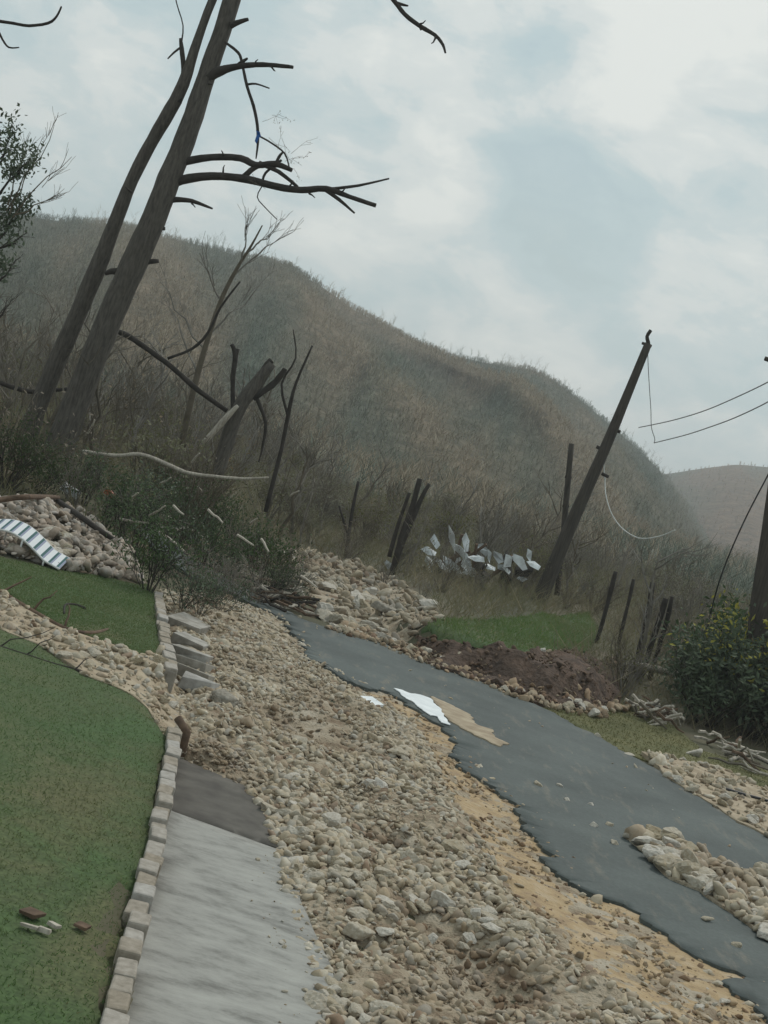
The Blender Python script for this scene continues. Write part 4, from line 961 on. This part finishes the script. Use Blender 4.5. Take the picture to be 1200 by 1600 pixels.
# ---------------------------------------------------------------- poles and wires
YP = 54.0
root = empty('utility_pole', at(838, 945, YP), 'tall dark utility pole leaning right beyond the grass mound', 'utility pole')
limb(root, 'shaft', [(834, 955, 26), (848, 925, 25), (866, 882, 23), (892, 820, 21), (920, 757, 19), (950, 690, 17), (985, 605, 14), (1013, 537, 12)], YP, M['pole'], 10, .02)
limb(root, 'bracket', [(1008, 548, 7), (1013, 538, 7), (1011, 526, 6), (1017, 516, 6)], YP, M['twig_dark'], 6)
limb(root, 'crosspiece', [(1003, 536, 5), (1018, 541, 5)], YP, M['twig_dark'], 6)
for u, v in ((962, 672), (944, 742), (925, 735), (936, 700)):
    limb(root, 'bolt', [(u - 4, v - 2, 6), (u + 7, v + 3, 6)], YP, M['twig_dark'], 6)
root = empty('broken_post', at(872, 925, 56), 'short straight dark post standing just left of the leaning pole', 'post')
limb(root, 'shaft', [(870, 930, 9), (878, 860, 9), (885, 780, 9), (893, 693, 9)], 56, M['pole'], 8)
for u, v in ((888, 745), (884, 790)): limb(root, 'bolt', [(u - 5, v, 5), (u + 5, v + 1, 5)], 56, M['twig_dark'], 5)
YR = 38.0
root = empty('utility_pole', at(1188, 1010, YR), 'thick dark pole cut by the right frame edge behind the bushes', 'utility pole')
limb(root, 'shaft', [(1184, 1040, 42), (1190, 960, 40), (1203, 860, 36), (1215, 760, 31), (1232, 600, 27), (1248, 440, 24)], YR, M['pole'], 12, .02)
limb(root, 'crosspiece', [(1195, 560, 8), (1285, 592, 8)], YR, M['pole'], 6)
def wire(name, path, label, m='wire', w=None):
    pts, rad = [], []
    for u, v, Y in path: pts.append(at(u, v, Y)); rad.append(w or .016)
    p, r = smooth_path(pts, rad, 6); return tag(MB().tube(p, r, 5).build(name, M[m], smooth=True, origin=pts[0]), label, 'wire')
wire('overhead_wire', [(998, 668, YP), (1050, 657, 50), (1100, 642, 46), (1150, 621, 42), (1200, 597, 39), (1236, 576, YR)], 'upper overhead wire running from the leaning pole to the right frame edge')
wire('overhead_wire', [(1022, 692, YP), (1070, 680, 50), (1110, 667, 46), (1150, 652, 42), (1200, 628, 39), (1234, 606, YR)], 'lower overhead wire running from the leaning pole to the right frame edge')
wire('dangling_wire', [(1012, 545, YP), (1013, 575, YP), (1015, 610, YP), (1017, 640, YP), (1018, 668, YP), (1023, 685, YP), (1022, 692, YP)], 'thin wire dangling from the top of the leaning pole', w=.014)
wire('loose_wire', [(943, 722, YP), (945, 745, YP), (947, 775, YP - .5), (957, 805, YP - 1), (975, 828, YP - 1.5), (1000, 841, YP - 2), (1030, 838, YP - 2.5), (1055, 828, YP - 3)], 'pale loose wire drooping in a loop from the leaning pole', 'frame_white', .02)
wire('guy_wire', [(1100, 1000, 40), (1125, 905, 39), (1160, 820, 38.6), (1200, 742, 38.2), (1222, 700, YR)], 'dark stay wire slanting up to the pole at the right edge', 'cable', .02)

# ---------------------------------------------------------------- wreckage of the white house
YW = 51.0
root = empty('wrecked_shed', (at(740, 895, YW).x, YW, float(zt(at(740, 895, YW).x, YW))), 'collapsed white sheet-clad building lying in the brush left of the leaning pole', 'building')
for i, (u, v, w, h, a, ty) in enumerate([(680, 848, 30, 13, .5, .3), (705, 838, 44, 12, .75, -.3), (672, 862, 26, 14, -.3, .5), (676, 874, 24, 10, -.4, .2), (728, 848, 34, 14, .9, .4), (720, 862, 40, 10, .2, -.5), (752, 858, 26, 14, .1, .3), (700, 880, 30, 10, .3, .5), (745, 872, 24, 12, -.5, .4), (778, 872, 26, 12, .3, -.3), (795, 878, 24, 14, 1.0, .3), (812, 878, 32, 11, .25, .2), (735, 893, 24, 10, .2, .6), (815, 905, 14, 9, -.4, .4), (790, 890, 20, 8, .3, .4), (672, 898, 16, 8, 1.0, .3), (765, 885, 20, 9, -.2, .2)] + [(random.gauss(738, 44), random.gauss(882, 9), random.uniform(12, 26), random.uniform(6, 12), random.uniform(-.6, 1), random.uniform(-.3, 1.1)) for _ in range(20)]):
    p = at(u, v, YW + random.uniform(-.8, .6)); s = YW / FPX
    x = (Vector(RT0) * math.cos(a + .3) - Vector(UP0) * math.sin(a + .3)); y = x.cross(Vector((0, 1, 0))); y = (y * math.cos(ty) + Vector((0, 1, 0)) * math.sin(ty)); y = (y - x * x.dot(y)).normalized()
    nrm = x.cross(y).normalized(); hw, hh = w * s * .55, h * s * .62; k = random.choice((4, 5, 5)); a0 = random.uniform(0, 6.28); mb = MB()
    ring = [p + x * (math.cos(a0 + 6.283 * j / k) * hw * random.uniform(.7, 1.2)) + y * (math.sin(a0 + 6.283 * j / k) * hh * random.uniform(.6, 1.3)) + nrm * random.uniform(-.12, .12) for j in range(k)]
    mb.v = [r_ - nrm * .008 for r_ in ring] + [r_ + nrm * .008 for r_ in ring]
    mb.f = [tuple(range(k))[::-1], tuple(range(k, 2 * k))] + [(j, (j + 1) % k, k + (j + 1) % k, k + j) for j in range(k)]
    o = mb.build('panel', M['panel'], root, origin=root.location)
bm_ = [((668, 905), (730, 855)), ((655, 890), (735, 862)), ((700, 905), (722, 835)), ((690, 900), (760, 850)), ((760, 905), (810, 870)), ((780, 910), (800, 868)), ((735, 910), (745, 850))]
for a, b_ in bm_:
    child(MB().tube([at(*a, YW + .2), at(*b_, YW - .3)], [.07, .05], 5), 'beam', M['branch_brown'], root, False)
rr = MB()
for i in range(14):
    u = random.uniform(665, 820); v = random.uniform(884, 912); p = at(u, v, YW + random.uniform(-.3, 1.2))
    rr.box(p, Vector((random.uniform(-1, 1), random.uniform(-1, 1), .3)).normalized(), Vector((0, .9, .3)), Vector((.2, -.3, 1)), random.uniform(.15, .5), .15, .12, .06)
child(rr, 'rubble_heap', M['twig_dark'], root, False)

# ---------------------------------------------------------------- fallen wood
def log(name, path, label, m, cat='branch', lift=.0, n=7, side=()):
    """a branch lying on the ground, its pixels dropped onto the terrain"""
    g = ground([(u, v) for u, v, w in path], lift); rad = [w / 2 / FPX * math.dist(q, CAM) for q, (u, v, w) in zip(g, path)]
    pts = [Vector((q[0], q[1], q[2] + r * .6)) for q, r in zip(g, rad)]; p, r = smooth_path(pts, rad, 4)
    root = empty(name, tuple(g[0]), label, cat); child(MB().tube(p, r, n, True, .08), 'stem', M[m], root)
    for (i, dx, dy, dz) in side:
        a = pts[i]; b_ = a + Vector((dx, dy, dz)); child(MB().tube(crook(a, b_, 4, .08), [rad[i] * .5, rad[i] * .42, rad[i] * .35, rad[i] * .28, rad[i] * .15], 5), 'twig', M[m], root)
    return root
log('fallen_branch', [(-40, 905, 8), (0, 928, 9), (50, 958, 9), (100, 985, 9), (140, 992, 8), (168, 985, 5)], 'long brown branch lying along the gravel strip across the lawn', 'branch_brown', side=[(2, .2, .3, .35), (3, -.1, .3, .3), (1, .3, .4, .3)])
log('fallen_branch', [(-30, 1000, 5), (0, 1012, 5), (40, 1025, 5), (80, 1038, 5), (115, 1048, 6), (132, 1054, 6)], 'thin dark branch lying on the near lawn below the gravel strip', 'twig_dark', side=[(1, .5, .5, .35), (2, .25, .2, .3), (4, .1, .25, .15)])
log('fallen_branch', [(-40, 790, 8), (10, 782, 9), (50, 779, 9), (90, 780, 8)], 'brown log along the top of the stone mound', 'branch_brown', lift=.3)
log('fallen_branch', [(85, 782, 8), (120, 806, 9), (150, 828, 9), (182, 848, 7)], 'dark branch sliding down the right rim of the stone mound', 'twig_dark', lift=.2)
log('twig', [(100, 960, 3), (102, 946, 3.5), (118, 946, 4), (132, 952, 5)], 'small bent black twig on the far lawn', 'twig_dark', lift=.02)
log('fallen_log', [(985, 1042, 13), (1005, 1045, 12), (1040, 1052, 11), (1075, 1062, 10), (1092, 1066, 9)], 'pale bleached log lying across the weeds above the verge', 'bark_pale', 'log', lift=.38)
log('fallen_branch', [(1140, 1190, 6), (1165, 1180, 7), (1185, 1185, 6), (1215, 1200, 5)], 'pale forked branch at the foot of the dark bushes', 'bark_pale', lift=.02, side=[(1, .4, .1, .15)])
log('black_pipe', [(1110, 1226, 5), (1150, 1240, 6), (1200, 1254, 6), (1290, 1280, 6)], 'thin black pipe lying on the sand at the right frame edge', 'cable', 'pipe', lift=.1)
YF = 43.0
def hung(name, path, Y, label, m, cat='branch'):
    root = empty(name, at(path[0][0], path[0][1], Y), label, cat); limb(root, 'stem', path, Y, M[m], 6, .1); return root
hung('fallen_branch', [(128, 705, 6), (180, 712, 7), (220, 710, 7), (258, 724, 7), (290, 738, 7), (330, 744, 6), (380, 748, 5), (420, 746, 3)], 37.0, 'long pale crooked branch resting across the brush beside the big tree', 'bark_pale')
hung('fallen_branch', [(40, 712, 5), (65, 735, 5), (95, 752, 5)], YF - 4, 'short pale stick leaning at the foot of the big tree', 'bark_pale')
hung('fallen_branch', [(0, 598, 8), (30, 608, 9), (55, 612, 8), (105, 608, 6)], YF + 2, 'dark fallen limb across the trunks at the left edge', 'twig_dark')
for i, (u, v, n, sp, label) in enumerate([(1018, 1115, 34, 64, 'heap of pale broken branches between the verge and the weeds'), (1080, 1060, 16, 30, 'small heap of bleached sticks at the end of the pale log'), (350, 880, 22, 80, 'tangle of pale sticks and debris in the dark shrubs'), (430, 935, 46, 110, 'dark tangle of sticks at the end of the far stone pile'), (250, 820, 14, 110, 'loose pale sticks caught in the shrubs behind the far lawn'), (1150, 1175, 18, 110, 'scattered grey sticks under the dark bushes at right')]):
    q = Vector(ground([(u, v + 12)])[0]); s = q.length / FPX; root = empty('branch_heap', q, label, 'branches')
    for k in range(n):
        a = random.uniform(0, 6.28); L = sp * s * random.uniform(.18, .5); c = q + Vector((random.gauss(0, .28) * sp * s, random.gauss(0, .3) * sp * s * 1.5, random.uniform(.02, .34 if i < 2 else .2) * sp * s + .03))
        c.z = max(c.z, float(zt(c.x, c.y)) + .05)
        d = Vector((math.cos(a), math.sin(a) * .7, random.uniform(-.7, .7) if i < 2 else random.uniform(-.35, .35))) * L
        child(MB().tube(crook(c - d, c + d, 4, .08), [r_ * s for r_ in (2.6, 2.4, 2.1, 1.8, 1.2)], 5), 'stick', M[['bark_pale', 'bark_pale', 'twig', 'branch_brown'][k % 4] if i != 3 else ['twig_dark', 'bark_pale', 'branch_brown'][k % 3]], root, False)
for i, (a, b_) in enumerate([((233, 806), (258, 790)), ((187, 811), (233, 817)), ((271, 790), (287, 804)), ((325, 796), (348, 817)), ((242, 827), (296, 869)), ((371, 836), (396, 852)), ((137, 677), (148, 656)), ((454, 775), (467, 767)), ((250, 756), (267, 746)), ((392, 818), (402, 810)), ((205, 782), (216, 770)), ((300, 722), (312, 708)), ((408, 842), (420, 862)), ((320, 905), (340, 914)), ((470, 900), (495, 918))]):
    Y = 33.2 if a[1] > 780 else 36.5
    root = empty('loose_stick', at(*a, Y), 'short pale stick caught in the ' + ('green tangle behind the far lawn' if a[1] > 780 else 'brush right of the big tree'), 'stick', 'pale sticks caught in the brush')
    child(MB().tube(crook(at(*a, Y), at(*b_, Y - .3), 3, .05), [.03, .028, .024, .018], 5), 'stem', M['bark_pale'], root, False)
# bits on the lawn and in the tangle
q = ground([(60, 1445)])[0]
root = empty('wood_scraps', tuple(q), 'broken white and brown wood scraps on the near lawn', 'wood scrap')
for (u, v, w, h, a, m) in [(45, 1450, 26, 6, .1, 'bark_pale'), (68, 1456, 20, 5, .25, 'bark_pale'), (83, 1448, 22, 6, .7, 'bark_pale'), (50, 1430, 30, 16, .5, 'branch_brown'), (128, 1450, 20, 10, .4, 'branch_brown')]:
    g = ground([(u, v)], .04)[0]; s = math.dist(g, CAM) / FPX
    x = Vector((math.cos(-a), math.sin(-a), .03)).normalized(); y = Vector((-x.y, x.x, .02)).normalized()
    bevel(MB().box(Vector(g) + Vector((0, 0, .015)), x, y, x.cross(y), w * s / 2, h * s * .8, .014, .008).build('scrap', M[m], root, origin=root.location), .004)
q = ground([(356, 878)])[0]
big_rock(356, 884, 28, 'cream round stone caught in the dark shrubs', 1, (1, .9, .8), .3, .25, sink=-.2)
q = at(172, 772, 36.0)
tag(MB().box(q, Vector((.8, .2, -.5)).normalized(), Vector((-.1, 1, .1)).normalized(), Vector((.5, 0, .8)).normalized(), .14, .05, .08, .03).build('plastic_piece', M['debris_red'], origin=q), 'small orange-red scrap in the brush above the stone mound', 'scrap')
q = at(112, 766, 36.5)
tag(MB().box(q, Vector((.95, .1, -.2)).normalized(), Vector((-.1, 1, .1)).normalized(), Vector((.2, 0, 1)).normalized(), .22, .12, .05, .06).build('white_piece', M['panel'], origin=q), 'small white scrap in the brush at the foot of the big tree', 'scrap')

# striped lounger fallen at the lawn edge
g0 = ground([(-30, 850), (20, 862), (60, 880), (92, 893)], .02)
root = empty('striped_lounger', tuple(g0[1]), 'white and dark striped lounger lying at the far edge of the upper lawn', 'lounger')
A, B_ = Vector(g0[0]), Vector(g0[3]); ax = (B_ - A); ax.z = 0; sd_ = Vector((-ax.y, ax.x, 0)).normalized()
me = bpy.data.meshes.new('fabric'); vs_, fs, uvs = [], [], []; K = 20
prof = [.30 + .22 * math.sin(math.pi * min(1, t * 1.25)) * (1 - t * .5) - .22 * t for t in np.linspace(0, 1, K)]
for i in range(K):
    t = i / (K - 1); c = A + ax * t; z = float(zt(c.x, c.y)) + max(.06, prof[i])
    for j in (0, 1):
        p = c + sd_ * (.5 * j) + Vector((0, 0, z - c.z + .16 * j)); vs_.append(tuple(p - root.location))
for i in range(K - 1): fs.append((2 * i, 2 * i + 2, 2 * i + 3, 2 * i + 1))
me.from_pydata(vs_, [], fs); uv = me.uv_layers.new(name='UVMap')
for poly in me.polygons:
    for li in poly.loop_indices: vi = me.loops[li].vertex_index; uv.data[li].uv = ((vi // 2) / (K - 1), vi % 2)
me.materials.append(M['stripe']); fo = link(bpy.data.objects.new('fabric', me), root)
sol = fo.modifiers.new('thick', 'SOLIDIFY'); sol.thickness = .025
for j in (0, 1):
    child(MB().tube([Vector(v) + root.location + Vector((0, 0, -.02)) for v in vs_[j::2]], [.022] * K, 6), 'rail', M['frame_white'], root)
for i in (3, 9, 15):
    for j in (0, 1):
        p = Vector(vs_[2 * i + j]) + root.location; child(MB().tube([p, Vector((p.x, p.y, float(zt(p.x, p.y)) - .02))], [.018, .018], 6), 'leg', M['frame_white'], root)

# ---------------------------------------------------------------- haze
hz = bpy.data.materials.new('haze'); hz.use_nodes = True; hn = hz.node_tree.nodes; hn.clear()
ho = hn.new('ShaderNodeOutputMaterial'); hv = hn.new('ShaderNodeVolumePrincipled'); hv.inputs['Color'].default_value = (.9, .93, .95, 1); hv.inputs['Density'].default_value = .0005; hv.inputs['Anisotropy'].default_value = .2
hz.node_tree.links.new(hv.outputs[0], ho.inputs['Volume'])
mb = MB().box((0, 0, 0), Vector((1, 0, 0)), Vector((0, 1, 0)), Vector((0, 0, 1)), 3900, 3900, 75)
o = mb.build('haze', hz); o.location = (0, 0, 68); tag(o, 'thin grey haze in the air over the valley', 'haze', kind='stuff')
